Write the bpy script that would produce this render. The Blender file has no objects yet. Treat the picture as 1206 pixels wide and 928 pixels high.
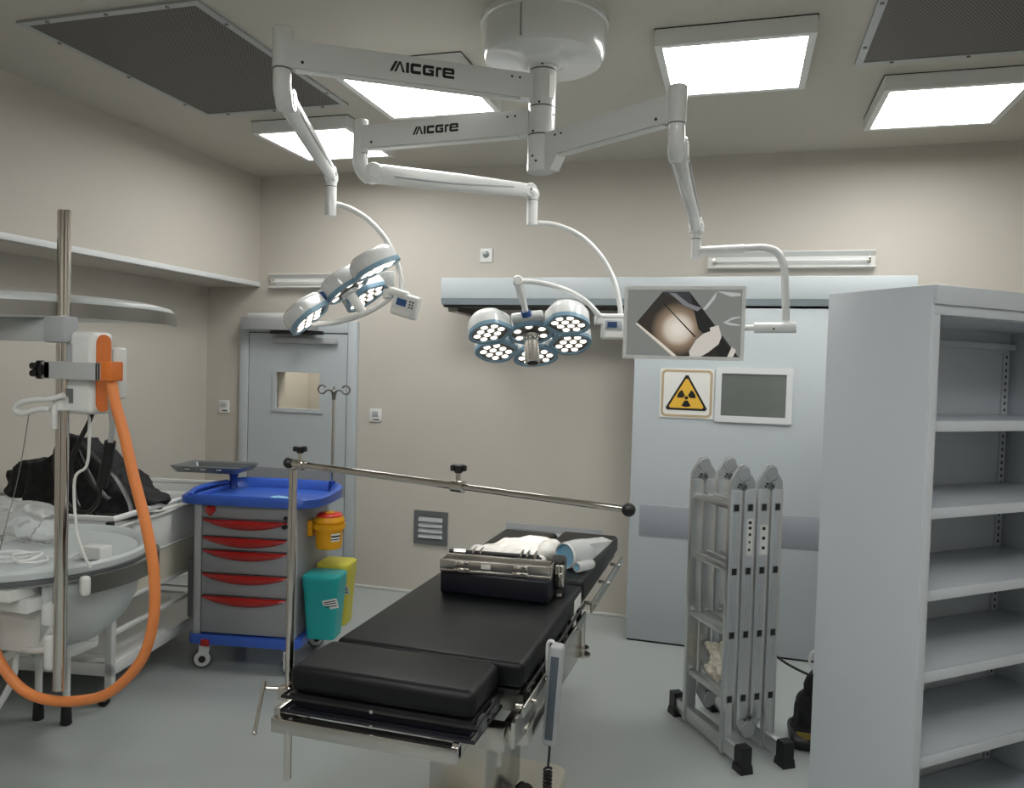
import bpy, bmesh, math, random
from mathutils import Vector, Matrix, noise
random.seed(7)
SC = bpy.context.scene
COL = SC.collection
PI = math.pi
def R(a): return math.radians(a)

# ------------------------------------------------------------------ camera
F_PX, CAM_H = 915.0, 1.75
yaw, pitch, roll = R(-16.259), R(-1.8266), R(1.6494)
fwd = Vector((math.sin(yaw)*math.cos(pitch), math.cos(yaw)*math.cos(pitch), math.sin(pitch)))
rgt = Vector((math.cos(yaw), -math.sin(yaw), 0))
upv = rgt.cross(fwd)
r2 = math.cos(roll)*rgt + math.sin(roll)*upv
u2 = -math.sin(roll)*rgt + math.cos(roll)*upv
cam = bpy.data.cameras.new('camera')
camo = bpy.data.objects.new('camera', cam)
COL.objects.link(camo)
camo.matrix_world = Matrix(((r2.x, u2.x, -fwd.x, 0), (r2.y, u2.y, -fwd.y, 0), (r2.z, u2.z, -fwd.z, CAM_H), (0, 0, 0, 1)))
cam.sensor_width = 36.0
cam.sensor_fit = 'HORIZONTAL'
cam.lens = F_PX/1206.0*36.0
cam.clip_start = 0.02
SC.camera = camo
def at(px, py, d):
    """room position of something seen at (px, py) and standing d metres away along the view axis"""
    return Vector((0, 0, CAM_H)) + d*(fwd + (px-603)/F_PX*r2 - (py-464)/F_PX*u2)
def rdir(px, py, x, y, z):
    """the same, measured about the line of sight through (px, py)"""
    w = at(px, py, 1)-Vector((0, 0, CAM_H)); w.normalize()
    a = (r2-r2.dot(w)*w).normalized(); d = w.cross(a)
    return (x*a + y*d + z*w).normalized()
def cdir(x, y, z):
    """direction given as right, down, away"""
    return (x*r2 - y*u2 + z*fwd).normalized()

# ------------------------------------------------------------------ materials
def lin(h):
    h = h.lstrip('#')
    out = []
    for i in (0, 2, 4):
        c = int(h[i:i+2], 16)/255.0
        out.append(c/12.92 if c <= 0.04045 else ((c+0.055)/1.055)**2.4)
    return (out[0], out[1], out[2], 1.0)
MATS = {}
def mat(name, hexc, rough=0.5, metal=0.0, var=0.05, scale=6.0, bump=0.0, bscale=60.0, **kw):
    if name in MATS: return MATS[name]
    m = bpy.data.materials.new(name); m.use_nodes = True
    nt = m.node_tree; b = nt.nodes['Principled BSDF']
    c = lin(hexc)
    tc = nt.nodes.new('ShaderNodeTexCoord')
    nz = nt.nodes.new('ShaderNodeTexNoise'); nz.inputs['Scale'].default_value = scale; nz.inputs['Detail'].default_value = 3
    nt.links.new(tc.outputs['Object'], nz.inputs['Vector'])
    mx = nt.nodes.new('ShaderNodeMix'); mx.data_type = 'RGBA'
    mx.inputs[6].default_value = tuple(v*(1-var) for v in c[:3])+(1,)
    mx.inputs[7].default_value = tuple(min(1, v*(1+var)) for v in c[:3])+(1,)
    nt.links.new(nz.outputs['Fac'], mx.inputs[0])
    nt.links.new(mx.outputs[2], b.inputs['Base Color'])
    b.inputs['Roughness'].default_value = rough
    b.inputs['Metallic'].default_value = metal
    for k, v in kw.items(): b.inputs[k.replace('_', ' ')].default_value = v
    if bump:
        n2 = nt.nodes.new('ShaderNodeTexNoise'); n2.inputs['Scale'].default_value = bscale; n2.inputs['Detail'].default_value = 4
        nt.links.new(tc.outputs['Object'], n2.inputs['Vector'])
        bp = nt.nodes.new('ShaderNodeBump'); bp.inputs['Strength'].default_value = bump; bp.inputs['Distance'].default_value = 0.01
        nt.links.new(n2.outputs['Fac'], bp.inputs['Height']); nt.links.new(bp.outputs['Normal'], b.inputs['Normal'])
    MATS[name] = m
    return m
def emis(name, hexc, strength, base='#ffffff'):
    if name in MATS: return MATS[name]
    m = bpy.data.materials.new(name); m.use_nodes = True
    b = m.node_tree.nodes['Principled BSDF']
    b.inputs['Base Color'].default_value = lin(base)
    b.inputs['Emission Color'].default_value = lin(hexc)
    b.inputs['Emission Strength'].default_value = strength
    MATS[name] = m
    return m
def brushed(name, hexc, rough=0.3, sc=(2, 2, 200)):
    m = mat(name, hexc, rough, 1.0, 0.06)
    nt = m.node_tree; b = nt.nodes['Principled BSDF']
    tc = nt.nodes.new('ShaderNodeTexCoord'); mp = nt.nodes.new('ShaderNodeMapping'); mp.inputs['Scale'].default_value = sc
    nz = nt.nodes.new('ShaderNodeTexNoise'); nz.inputs['Scale'].default_value = 3
    rp = nt.nodes.new('ShaderNodeMapRange'); rp.inputs[3].default_value = rough-0.03; rp.inputs[4].default_value = rough+0.04
    nt.links.new(tc.outputs['Object'], mp.inputs['Vector']); nt.links.new(mp.outputs['Vector'], nz.inputs['Vector'])
    nt.links.new(nz.outputs['Fac'], rp.inputs[0]); nt.links.new(rp.outputs[0], b.inputs['Roughness'])
    return m
def mesh_grille(name):
    """dark slanted filter mesh: fine dark holes in a grey sheet"""
    m = bpy.data.materials.new(name); m.use_nodes = True
    nt = m.node_tree; b = nt.nodes['Principled BSDF']
    tc = nt.nodes.new('ShaderNodeTexCoord')
    def wave(rot):
        mp = nt.nodes.new('ShaderNodeMapping'); mp.inputs['Rotation'].default_value = (0, 0, rot)
        w = nt.nodes.new('ShaderNodeTexWave'); w.inputs['Scale'].default_value = 26.0
        nt.links.new(tc.outputs['Object'], mp.inputs['Vector']); nt.links.new(mp.outputs['Vector'], w.inputs['Vector'])
        return w.outputs['Fac']
    mu = nt.nodes.new('ShaderNodeMath'); mu.operation = 'MULTIPLY'
    nt.links.new(wave(R(32)), mu.inputs[0]); nt.links.new(wave(R(-32)), mu.inputs[1])
    rp = nt.nodes.new('ShaderNodeValToRGB')
    rp.color_ramp.elements[0].position = 0.12; rp.color_ramp.elements[0].color = lin('#6e6a65')
    rp.color_ramp.elements[1].position = 0.32; rp.color_ramp.elements[1].color = lin('#2b2725')
    nt.links.new(mu.outputs[0], rp.inputs['Fac'])
    nt.links.new(rp.outputs['Color'], b.inputs['Base Color'])
    b.inputs['Roughness'].default_value = 0.55
    MATS[name] = m
    return m
M = dict(
    wall=mat('painted_wall', '#c1bcb3', 0.6, var=0.015, bump=0.03, bscale=180),
    ceil=mat('painted_ceiling', '#bfbbb1', 0.6, var=0.015, bump=0.02, bscale=180),
    floor=mat('vinyl_floor', '#a2a8a7', 0.3, var=0.03, scale=3, bump=0.01, bscale=40),
    cove=mat('cove_strip', '#cfd0cc', 0.4),
    trimw=mat('white_trim', '#d6dadb', 0.35),
    door=mat('grey_door_panel', '#b6bec2', 0.35, var=0.015),
    doorband=mat('grey_band', '#9498a0', 0.35, var=0.02),
    darkgap=mat('black_rubber_and_shade', '#0e0e10', 0.6),
    black=mat('black_plastic', '#131315', 0.4),
    satin=mat('white_enamel', '#dcdedd', 0.16, var=0.01, Coat_Weight=0.3),
    white=mat('white_plastic', '#dcdedc', 0.35, var=0.02),
    cab=mat('cabinet_steel', '#c3cad1', 0.32, var=0.01),
    steel=brushed('stainless_steel', '#c9c7c2', 0.24),
    chrome=mat('chrome', '#d6d2cc', 0.07, 1.0, 0.02),
    darksteel=brushed('dull_steel', '#8d8b87', 0.35),
    alu=brushed('ladder_aluminium', '#d2d4d4', 0.3, (60, 60, 1)),
    aluend=mat('grey_cast_hinge', '#adb1b2', 0.4, 0.35),
    zinc=mat('zinc_grey', '#7f8586', 0.42, 0.6),
    leather=mat('black_leatherette', '#0d1012', 0.42, var=0.1, Specular_IOR_Level=0.3, bump=0.05, bscale=250),
    navy=mat('navy_vinyl', '#090c1a', 0.45, var=0.1),
    cart=mat('grey_cart', '#8d8f93', 0.45, var=0.03),
    cartlt=mat('light_grey_cart', '#a7a8ab', 0.4, var=0.02),
    blue=mat('blue_plastic', '#365bb6', 0.32, var=0.04),
    dblue=mat('dark_blue_plastic', '#173a86', 0.35),
    red=mat('red_handle', '#a31511', 0.14, var=0.05, Coat_Weight=0.5),
    yellow=mat('yellow_plastic', '#e3a10f', 0.35),
    redlid=mat('red_lid', '#c8311c', 0.3),
    teal=mat('teal_plastic', '#159c9d', 0.35),
    lime=mat('lime_plastic', '#c4bd3c', 0.4),
    orange=mat('orange_plastic', '#e07a33', 0.4),
    hose=mat('orange_hose', '#e58a4c', 0.45, var=0.04),
    greyp=mat('grey_plastic', '#a9adb0', 0.4),
    greyl=mat('light_grey_metal', '#c3c7c9', 0.3, 0.3),
    greyd=mat('dark_grey_plastic', '#5b5e61', 0.4),
    bluegrey=mat('blue_grey_panel', '#bfc6c7', 0.3, var=0.02),
    cream=mat('cream_panel', '#c9c5b6', 0.4),
    fabric=mat('black_nylon', '#07080e', 0.75, var=0.15, bump=0.3, bscale=25),
    paper=mat('white_label', '#e4e4e0', 0.5),
    ink=mat('black_ink', '#111113', 0.5),
    signyellow=mat('sign_yellow', '#e2b43f', 0.45),
    lip=mat('grey_lip', '#98a3a9', 0.35),
    patch=mat('ochre_patch', '#857538', 0.5),
    signtan=mat('sign_tan_border', '#b8a486', 0.45),
    lampblue=mat('blue_grey_rim', '#7d9fb4', 0.35),
    lampblued=mat('deep_blue_collar', '#274a86', 0.35),
    lampface=mat('brown_grey_lens_plate', '#5d554e', 0.35),
    lightblue=mat('light_blue_foam', '#8cc0dd', 0.5),
    cloth=mat('cream_cloth', '#cfcabb', 0.8, bump=0.2, bscale=60),
    bagfilm=mat('frosted_plastic', '#eef0f0', 0.25, bump=0.25, bscale=18, Transmission_Weight=0.45, IOR=1.12),
    film=mat('thin_clear_film', '#f1f3f3', 0.14, bump=0.3, bscale=12, Transmission_Weight=0.8, IOR=1.08),
    foil=mat('crumpled_clear_film', '#efeeea', 0.16, bump=0.5, bscale=14, Transmission_Weight=0.25, IOR=1.2),
    panel=emis('panel_diffuser', '#fffefa', 9.0),
    led=emis('led_lens_white', '#fff8ea', 0.95),
    screenlcd=emis('small_blue_display', '#2c5590', 0.15, '#101820'),
    grille=mesh_grille('filter_mesh'),
)
def glassmat():
    m = bpy.data.materials.new('window_glass'); m.use_nodes = True
    b = m.node_tree.nodes['Principled BSDF']
    b.inputs['Base Color'].default_value = (0.9, 0.93, 0.92, 1); b.inputs['Roughness'].default_value = 0.02
    b.inputs['Transmission Weight'].default_value = 1.0; b.inputs['IOR'].default_value = 1.45
    return m
M['glass'] = glassmat()
M['leadglass'] = mat('dark_lead_glass', '#6d726e', 0.05, var=0.02)

# ------------------------------------------------------------------ mesh builder
def frame(o, x=None, z=None, y=None):
    """matrix at o with given local axes (two of the three)"""
    if z is not None and x is not None:
        z = Vector(z).normalized(); x = Vector(x); x = (x - x.dot(z)*z).normalized(); y = z.cross(x)
    elif x is not None:
        x = Vector(x).normalized(); z = Vector((0, 0, 1)); z = (z-z.dot(x)*x).normalized(); y = z.cross(x)
    else:
        z = Vector(z).normalized(); a = Vector((1, 0, 0)) if abs(z.x) < 0.9 else Vector((0, 1, 0))
        x = (a-a.dot(z)*z).normalized(); y = z.cross(x)
    return Matrix(((x.x, y.x, z.x, o[0]), (x.y, y.y, z.y, o[1]), (x.z, y.z, z.z, o[2]), (0, 0, 0, 1)))
class MB:
    def __init__(s): s.bm = bmesh.new(); s.mi = 0
    def _fin(s, vs, mx=None):
        vs = list(vs)
        if mx is not None: bmesh.ops.transform(s.bm, matrix=mx, verts=vs)
        if s.mi:
            for f in {f for v in vs for f in v.link_faces}: f.material_index = s.mi
        return s
    def box(s, c, d, bev=0.0, seg=2, mx=None, rz=0):
        r = bmesh.ops.create_cube(s.bm, size=1.0)
        vs = r['verts']
        bmesh.ops.transform(s.bm, matrix=Matrix.Translation(Vector(c)) @ Matrix.Rotation(rz, 4, 'Z') @ Matrix.Diagonal((d[0], d[1], d[2], 1)), verts=vs)
        if bev:
            es = list({e for v in vs for e in v.link_edges})
            rr = bmesh.ops.bevel(s.bm, geom=es, offset=min(bev, 0.49*min(d)), segments=seg, affect='EDGES', profile=0.5)
            vs = list({v for f in rr['faces'] for v in f.verts} | {v for v in vs if v.is_valid})
        return s._fin(vs, mx)
    def bx(s, x0, x1, y0, y1, z0, z1, bev=0.0, seg=2, mx=None):
        return s.box(((x0+x1)/2, (y0+y1)/2, (z0+z1)/2), (abs(x1-x0), abs(y1-y0), abs(z1-z0)), bev, seg, mx)
    def cyl(s, p0, p1, r, r1=None, n=24, bev=0.0, mx=None):
        p0, p1 = Vector(p0), Vector(p1); r1 = r if r1 is None else r1
        L = (p1-p0).length
        if bev: prof = [(0, 0), (r-bev, 0), (r, bev), (r1, L-bev), (r1-bev, L), (0, L)]
        else: prof = [(0, 0), (r, 0), (r1, L), (0, L)]
        fm = frame(p0, z=p1-p0)
        return s.lathe(prof, n, fm if mx is None else mx @ fm)
    def lathe(s, prof, n=28, mx=None, a0=0.0, a1=2*PI):
        full = abs(a1-a0-2*PI) < 1e-6
        rings = []; allv = []
        m = n if full else n+1
        for r, z in prof:
            if r < 1e-6:
                v = s.bm.verts.new((0, 0, z)); rings.append([v]); allv.append(v)
            else:
                rg = [s.bm.verts.new((r*math.cos(a0+(a1-a0)*k/n), r*math.sin(a0+(a1-a0)*k/n), z)) for k in range(m)]
                rings.append(rg); allv += rg
        for a, b in zip(rings, rings[1:]):
            for k in range(n):
                k2 = (k+1) % m
                try:
                    if len(a) == 1 and len(b) == 1: continue
                    if len(a) == 1: s.bm.faces.new((a[0], b[k2], b[k]))
                    elif len(b) == 1: s.bm.faces.new((a[k], a[k2], b[0]))
                    else: s.bm.faces.new((a[k], a[k2], b[k2], b[k]))
                except ValueError: pass
        return s._fin(allv, mx)
    def hull(s, pts):
        vs = [s.bm.verts.new(p) for p in pts]
        bmesh.ops.convex_hull(s.bm, input=vs, use_existing_faces=False)
        return s
    def sphere(s, c, r, sc=(1, 1, 1), seg=20, rot=None, mx=None):
        q = bmesh.ops.create_uvsphere(s.bm, u_segments=seg, v_segments=max(8, seg*2//3), radius=r)
        mm = Matrix.Translation(Vector(c)) @ (rot if rot is not None else Matrix.Identity(4)) @ Matrix.Diagonal((sc[0], sc[1], sc[2], 1))
        return s._fin(q['verts'], mm if mx is None else mx @ mm)
    def tube(s, pts, r, n=10, closed=False, mx=None, sx=1.0, sy=1.0, upx=None, square=False, cap=True):
        """sweep an ellipse (or a rectangle) along pts; r may be a list"""
        P = [Vector(p) for p in pts]; N = len(P)
        if square: prof = [(1, 1), (-1, 1), (-1, -1), (1, -1)]
        else: prof = [(math.cos(2*PI*k/n), math.sin(2*PI*k/n)) for k in range(n)]
        T = []
        for i in range(N):
            if closed: t = P[(i+1) % N]-P[i-1]
            else: t = P[min(i+1, N-1)]-P[max(i-1, 0)]
            T.append(t.normalized())
        a = Vector(upx) if upx is not None else (Vector((0, 0, 1)) if abs(T[0].z) < 0.9 else Vector((1, 0, 0)))
        rings = []; allv = []
        x = None
        for i in range(N):
            t = T[i]
            ref = a if (x is None or upx is not None) else x
            x = (ref-ref.dot(t)*t)
            x = x.normalized() if x.length > 1e-6 else Vector((1, 0, 0))
            y = t.cross(x)
            rr = r[i] if isinstance(r, (list, tuple)) else r
            rg = [s.bm.verts.new(P[i]+x*(px*rr*sx)+y*(py*rr*sy)) for px, py in prof]
            rings.append(rg); allv += rg
        m = len(prof)
        for i in range(N if closed else N-1):
            A, B = rings[i], rings[(i+1) % N]
            for k in range(m):
                s.bm.faces.new((A[k], A[(k+1) % m], B[(k+1) % m], B[k]))
        if not closed and cap:
            s.bm.faces.new(list(reversed(rings[0]))); s.bm.faces.new(rings[-1])
        return s._fin(allv, mx)
    def prism(s, poly, z0, z1, mx=None, bev=0.0, top_scale=None):
        """polygon in local xy extruded from z0 to z1; bev rounds the top rim"""
        cx = sum(p[0] for p in poly)/len(poly); cy = sum(p[1] for p in poly)/len(poly)
        def ring(z, inset):
            out = []
            for x, y in poly:
                dx, dy = x-cx, y-cy; L = math.hypot(dx, dy) or 1
                k = max(0.02, 1-inset/L); out.append(s.bm.verts.new((cx+dx*k, cy+dy*k, z)))
            return out
        levels = [(z0, 0)]
        if bev:
            sg = 1 if z1 > z0 else -1
            levels += [(z1-sg*bev, 0), (z1-sg*bev*0.3, bev*0.3), (z1, bev)]
        else: levels += [(z1, 0)]
        rs = [ring(z, i) for z, i in levels]
        n = len(poly)
        for A, B in zip(rs, rs[1:]):
            for k in range(n): s.bm.faces.new((A[k], A[(k+1) % n], B[(k+1) % n], B[k]))
        s.bm.faces.new(list(reversed(rs[0]))); s.bm.faces.new(rs[-1])
        return s._fin([v for r_ in rs for v in r_], mx)
    def ringprism(s, outer, inner, z0, z1, mx=None):
        n = len(outer); V = []
        for z in (z0, z1):
            V.append([s.bm.verts.new((x, y, z)) for x, y in outer]); V.append([s.bm.verts.new((x, y, z)) for x, y in inner])
        o0, i0, o1, i1 = V
        for k in range(n):
            j = (k+1) % n
            s.bm.faces.new((o0[k], o0[j], o1[j], o1[k])); s.bm.faces.new((i0[j], i0[k], i1[k], i1[j]))
            s.bm.faces.new((o1[k], o1[j], i1[j], i1[k])); s.bm.faces.new((o0[j], o0[k], i0[k], i0[j]))
        return s._fin([v for q in V for v in q], mx)
    def quadstrip(s, rows, mx=None):
        """grid of points -> surface"""
        G = [[s.bm.verts.new(Vector(p)) for p in row] for row in rows]
        for A, B in zip(G, G[1:]):
            for k in range(len(A)-1): s.bm.faces.new((A[k], A[k+1], B[k+1], B[k]))
        return s._fin([v for g in G for v in g], mx)
    def mesh(s, name, xf=None, smooth=True, ang=38):
        bm = s.bm
        bmesh.ops.recalc_face_normals(bm, faces=bm.faces[:])
        if xf is not None: bmesh.ops.transform(bm, matrix=xf, verts=bm.verts[:])
        ca = math.cos(R(ang))
        for f in bm.faces: f.smooth = smooth
        for e in bm.edges:
            if len(e.link_faces) == 2:
                e.smooth = e.link_faces[0].normal.dot(e.link_faces[1].normal) > ca
        me = bpy.data.meshes.new(name); bm.to_mesh(me); bm.free()
        return me
def rrect(w, h, r, n=5, cx=0, cy=0):
    out = []
    for qx, qy, a in ((1, 1, 0), (-1, 1, 90), (-1, -1, 180), (1, -1, 270)):
        for k in range(n+1):
            t = R(a+90*k/n); out.append((cx+qx*(w/2-r)+r*math.cos(t), cy+qy*(h/2-r)+r*math.sin(t)))
    return out
def chaikin(p, it=2, closed=True):
    p = [Vector(q) for q in p]
    for _ in range(it):
        o = []
        n = len(p)
        if not closed: o.append(p[0])
        for i in range(n if closed else n-1):
            a, b = p[i], p[(i+1) % n]
            o += [a*0.75+b*0.25, a*0.25+b*0.75]
        if not closed: o.append(p[-1])
        p = o
    return p
def spline(p, n=8):
    """Catmull-Rom through points"""
    p = [Vector(q) for q in p]; o = []
    for i in range(len(p)-1):
        a, b, c, d = p[max(i-1, 0)], p[i], p[i+1], p[min(i+2, len(p)-1)]
        for k in range(n):
            t = k/n
            o.append(0.5*((2*b)+(c-a)*t+(2*a-5*b+4*c-d)*t*t+(3*b-a-3*c+d)*t**3))
    o.append(p[-1])
    return o

# ------------------------------------------------------------------ objects
WORLD = {}
def thing(name, label, cat, loc=(0, 0, 0), rz=0.0, group=None, world=True):
    o = bpy.data.objects.new(name, None); COL.objects.link(o)
    o.empty_display_size = 0.05
    o.location = loc; o.rotation_euler = (0, 0, rz)
    o['label'] = label; o['category'] = cat
    if group: o['group'] = group
    WORLD[o.name] = (Matrix.Translation(Vector(loc)) @ Matrix.Rotation(rz, 4, 'Z')).inverted() if world else None
    return o
def part(name, mb, m, parent, label=None, ang=38, smooth=True):
    w = WORLD.get(parent.name)
    me = mb.mesh(name, w, smooth, ang)
    for q in (m if isinstance(m, (list, tuple)) else [m]): me.materials.append(q)
    o = bpy.data.objects.new(name, me); COL.objects.link(o); o.parent = parent
    WORLD[o.name] = w
    if label: o['label'] = label
    return o
def single(name, mb, m, label, cat, group=None, kind=None, loc=None, ang=38):
    me = mb.mesh(name, Matrix.Translation(-Vector(loc)) if loc is not None else None, True, ang)
    for q in (m if isinstance(m, (list, tuple)) else [m]): me.materials.append(q)
    o = bpy.data.objects.new(name, me); COL.objects.link(o)
    if loc is not None: o.location = loc
    if label: o['label'] = label
    if cat: o['category'] = cat
    if group: o['group'] = group
    if kind: o['kind'] = kind
    return o
def struct(name, mb, m, parent=None):
    me = mb.mesh(name)
    for q in (m if isinstance(m, (list, tuple)) else [m]): me.materials.append(q)
    o = bpy.data.objects.new(name, me); COL.objects.link(o)
    if parent is not None: o.parent = parent
    else: o['kind'] = 'structure'
    return o
def blobmod(o, voxel=0.012, disp=0.0, size=0.08, smooth=2):
    md = o.modifiers.new('remesh', 'REMESH'); md.mode = 'VOXEL'; md.voxel_size = voxel; md.use_smooth_shade = True
    sm = o.modifiers.new('smooth', 'SMOOTH'); sm.iterations = smooth
    if disp:
        tx = bpy.data.textures.new('crumple', 'CLOUDS'); tx.noise_scale = size
        d = o.modifiers.new('crumple', 'DISPLACE'); d.texture = tx; d.strength = disp; d.mid_level = 0.5

# ================================================================== the room
H = 3.247; YB = 5.514; XL = -3.78; XLL = -4.27; XR = 2.6; YF = -2.6
struct('floor', MB().bx(XLL-.1, XR+.1, YF-.1, YB+.1, -.1, 0), M['floor'])
struct('ceiling', MB().bx(XLL-.1, XR+.1, YF-.1, YB+.1, H, H+.1), M['ceil'])
# back wall with an opening for the hinged door's glass (door itself closes it)
b = MB()
b.bx(XLL-.1, -3.58, YB, YB+.1, 0, H); b.bx(-3.18, XR+.1, YB, YB+.1, 0, H); b.bx(-3.58, -3.18, YB, YB+.1, 1.68, H); b.bx(-3.58, -3.18, YB, YB+.1, 0, 1.38)
struct('wall_back', b, M['wall'])
# corridor seen through the door glass
b = MB(); b.bx(-4.6, -2.4, YB+.9, YB+1.0, 0, 2.6); b.bx(-3.95, -3.85, YB+.12, YB+.9, 0, 2.6)
struct('wall_corridor', b, M['wall'])
b = MB(); b.bx(XLL-.1, XLL, YF, YB, 0, 2.36); b.bx(XLL-.1, XL, YF, YB, 2.36, H)
struct('wall_left', b, M['wall'])
struct('wall_right', MB().bx(XR, XR+.1, YF, YB, 0, H), M['wall'])
struct('wall_front', MB().bx(XLL, XR, YF-.1, YF, 0, H), M['wall'])
struct('trim_1', MB().bx(XL-.02, XL+.012, YF, YB, 2.36, 2.398, .004), M['trimw'])
b = MB()
b.bx(-2.88, -.62, YB-.014, YB, 0, .022, .004); b.bx(XLL, -3.92, YB-.014, YB, 0, .022, .004); b.bx(.6, XR, YB-.014, YB, 0, .022, .004)
struct('baseboard_back', b, M['cove'])
struct('baseboard_left', MB().bx(XLL, XLL+.014, YF, YB, 0, .022, .004), M['cove'])

# hinged door, left
d1 = struct('door_1', MB().bx(-3.835, -3.585, YB-.035, YB-.005, .015, 1.985).bx(-3.175, -2.95, YB-.035, YB-.005, .015, 1.985).bx(-3.585, -3.175, YB-.035, YB-.005, 1.675, 1.985).bx(-3.585, -3.175, YB-.035, YB-.005, .015, 1.385), M['door'])
b = MB(); b.bx(-3.92, -3.842, YB-.045, YB, 0, 2.09, .006).bx(-2.943, -2.865, YB-.045, YB, 0, 2.09, .006).bx(-3.842, -2.943, YB-.045, YB, 1.992, 2.09, .006)
struct('door_frame', b, M['door'], d1)
b = MB(); b.bx(-3.845, -3.833, YB-.03, YB, 0, 1.995).bx(-2.952, -2.94, YB-.03, YB, 0, 1.995).bx(-3.845, -2.94, YB-.03, YB, 1.983, 1.995)
struct('door_gasket', b, M['darkgap'], d1)
b = MB(); b.ringprism(rrect(.46, .35, .01), rrect(.40, .29, .004), 0, .012, Matrix.Translation((-3.38, YB-.035, 1.53)) @ Matrix.Rotation(R(90), 4, 'X'))
struct('glazing_bead', b, M['door'], d1)
struct('door_glass', MB().bx(-3.58, -3.18, YB-.022, YB-.016, 1.385, 1.675), M['glass'], d1)
struct('kick_band', MB().bx(-3.835, -2.95, YB-.038, YB-.034, .7, .9), M['doorband'], d1)
t = thing('door_operator', 'long grey door closer box on the frame head above the left hinged door', 'door closer', (-3.4, YB-.05, 2.05))
part('housing', MB().bx(-3.845, -3.2, YB-.15, YB-.046, 2.005, 2.105, .008), M['cartlt'], t)
part('top_plate', MB().bx(-3.82, -3.3, YB-.09, YB-.046, 2.106, 2.145, .004), M['white'], t)
part('closer_arm', MB().bx(-3.58, -3.12, YB-.14, YB-.10, 1.975, 2.003, .004).bx(-3.33, -3.24, YB-.2, YB-.1, 2.0, 2.05, .004), M['black'], t, 'black arm')
part('slide_rail', MB().bx(-3.6, -3.03, YB-.075, YB-.036, 1.905, 1.955, .006), M['greyp'], t)

# sliding x-ray door with its header
d2 = struct('door_2', MB().bx(-.655, .72, 5.06, 5.12, .012, 2.22, .004), M['door'])
struct('door_seal', MB().bx(-.645, .71, 5.065, 5.115, .001, .012), M['darkgap'], d2)
struct('bumper_band', MB().bx(-.59, .66, 5.054, 5.0605, .70, .90, .002), M['doorband'], d2)
b = MB(); b.ringprism(rrect(.46, .345, .012), rrect(.385, .265, .004), 0, .012, Matrix.Translation((.088, 5.06, 1.63)) @ Matrix.Rotation(R(90), 4, 'X'))
struct('window_bead', b, M['trimw'], d2)
struct('window_glass', MB().bx(-.105, .281, 5.054, 5.0605, 1.4975, 1.7625), M['leadglass'], d2)
b = MB()
b.bx(-2.0, .98, 5.04, YB, 2.2, 2.36, .004)
b.prism([(0, 0), (.035, 0), (0, -.05)], -2.0, .98, Matrix(((0, 0, 1, 0), (1, 0, 0, 5.005), (0, 1, 0, 2.2), (0, 0, 0, 1))))
b.bx(-2.0, .98, 5.0, 5.04, 2.2, 2.205)
t = thing('sliding_door_header', 'long pale blue grey track cover above the sliding door', 'door track', (-.5, 5.3, 2.2))
part('cover', MB().bx(-2.0, .98, 5.03, YB-.001, 2.225, 2.365, .004), M['door'], t)
part('lower_lip', MB().prism([(5.032, 2.228), (5.08, 2.228), (5.08, 2.185), (5.05, 2.185)], -2.0, .98, Matrix(((0, 0, 1, 0), (1, 0, 0, 0), (0, 1, 0, 0), (0, 0, 0, 1)))), M['lip'], t)
part('underside_shade_strip', MB().bx(-1.99, .97, 5.06, 5.3, 2.17, 2.186), M['darkgap'], t)  # black strip stands in for the shade under the track cover
part('end_bracket', MB().bx(-1.97, -1.9, 5.1, YB-.001, 2.14, 2.224), M['darksteel'], t)

# radiation sign on the sliding door
t = thing('warning_sign', 'square white radiation warning sign with yellow triangle on the sliding door', 'sign', (-.305, 5.06, 1.62))
SX = Matrix.Translation((-.318, 5.06, 1.628)) @ Matrix.Rotation(R(90), 4, 'X')
part('plate', MB().prism(rrect(.335, .315, .006), 0, .006, SX), M['paper'], t)
part('border', MB().ringprism(rrect(.318, .30, .03), rrect(.288, .27, .02), .006, .0075, SX), M['signtan'], t)
tri = lambda r: [Vector((r*math.cos(R(a)), r*math.sin(R(a))-.028)) for a in (90, 210, 330)]
def rtri(r, c=.06):
    p = tri(r); o = []
    for i in range(3):
        a, q, n_ = p[i-1], p[i], p[(i+1) % 3]
        o += [q+(a-q)*c, q+(n_-q)*c]
    return [(v.x, v.y) for v in o]
part('triangle_edge', MB().prism(rtri(.158), .006, .008, SX), M['ink'], t)
part('triangle', MB().prism(rtri(.132), .008, .0092, SX), M['signyellow'], t)
b = MB(); b.lathe([(0, .0092), (.0115, .0092), (.0115, .0105), (0, .0105)], 20, SX @ Matrix.Translation((0, -.028, 0)))
for a in (30, 150, 270):
    pl = [(rr*math.cos(R(a+q)), rr*math.sin(R(a+q))-.028) for rr, qs in ((.018, (-30, -15, 0, 15, 30)), (.058, (30, 15, 0, -15, -30))) for q in qs]
    b.prism(pl, .0092, .0105, SX)
part('trefoil', b, M['ink'], t)

# ultraviolet battens on the wall
def batten(x0, x1, z, y, label):
    t = thing('wall_lamp', label, 'lamp', ((x0+x1)/2, y, z))
    pr = [(0, -.05), (-.012, -.05), (-.06, -.045), (-.06, -.038), (-.02, -.03), (-.02, .03), (-.055, .058), (-.055, .065), (0, .05)]
    MX = Matrix(((0, 0, 1, 0), (1, 0, 0, y), (0, 1, 0, z), (0, 0, 0, 1)))
    part('reflector', MB().prism(pr, x0, x1, MX), M['white'], t, ang=20)
    part('tube', MB().cyl((x0+.05, y-.045, z), (x1-.05, y-.045, z), .0075, n=14), M['white'], t, 'thin white unlit tube')
    for xx in (x0+.03, x1-.05): part('lamp_holder', MB().bx(xx, xx+.02, y-.06, y-.02, z-.022, z+.022, .004), M['chrome'], t)
batten(-.235, .815, 2.52, YB-.001, 'white batten lamp with a bare tube high on the wall above the sliding door')
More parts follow.
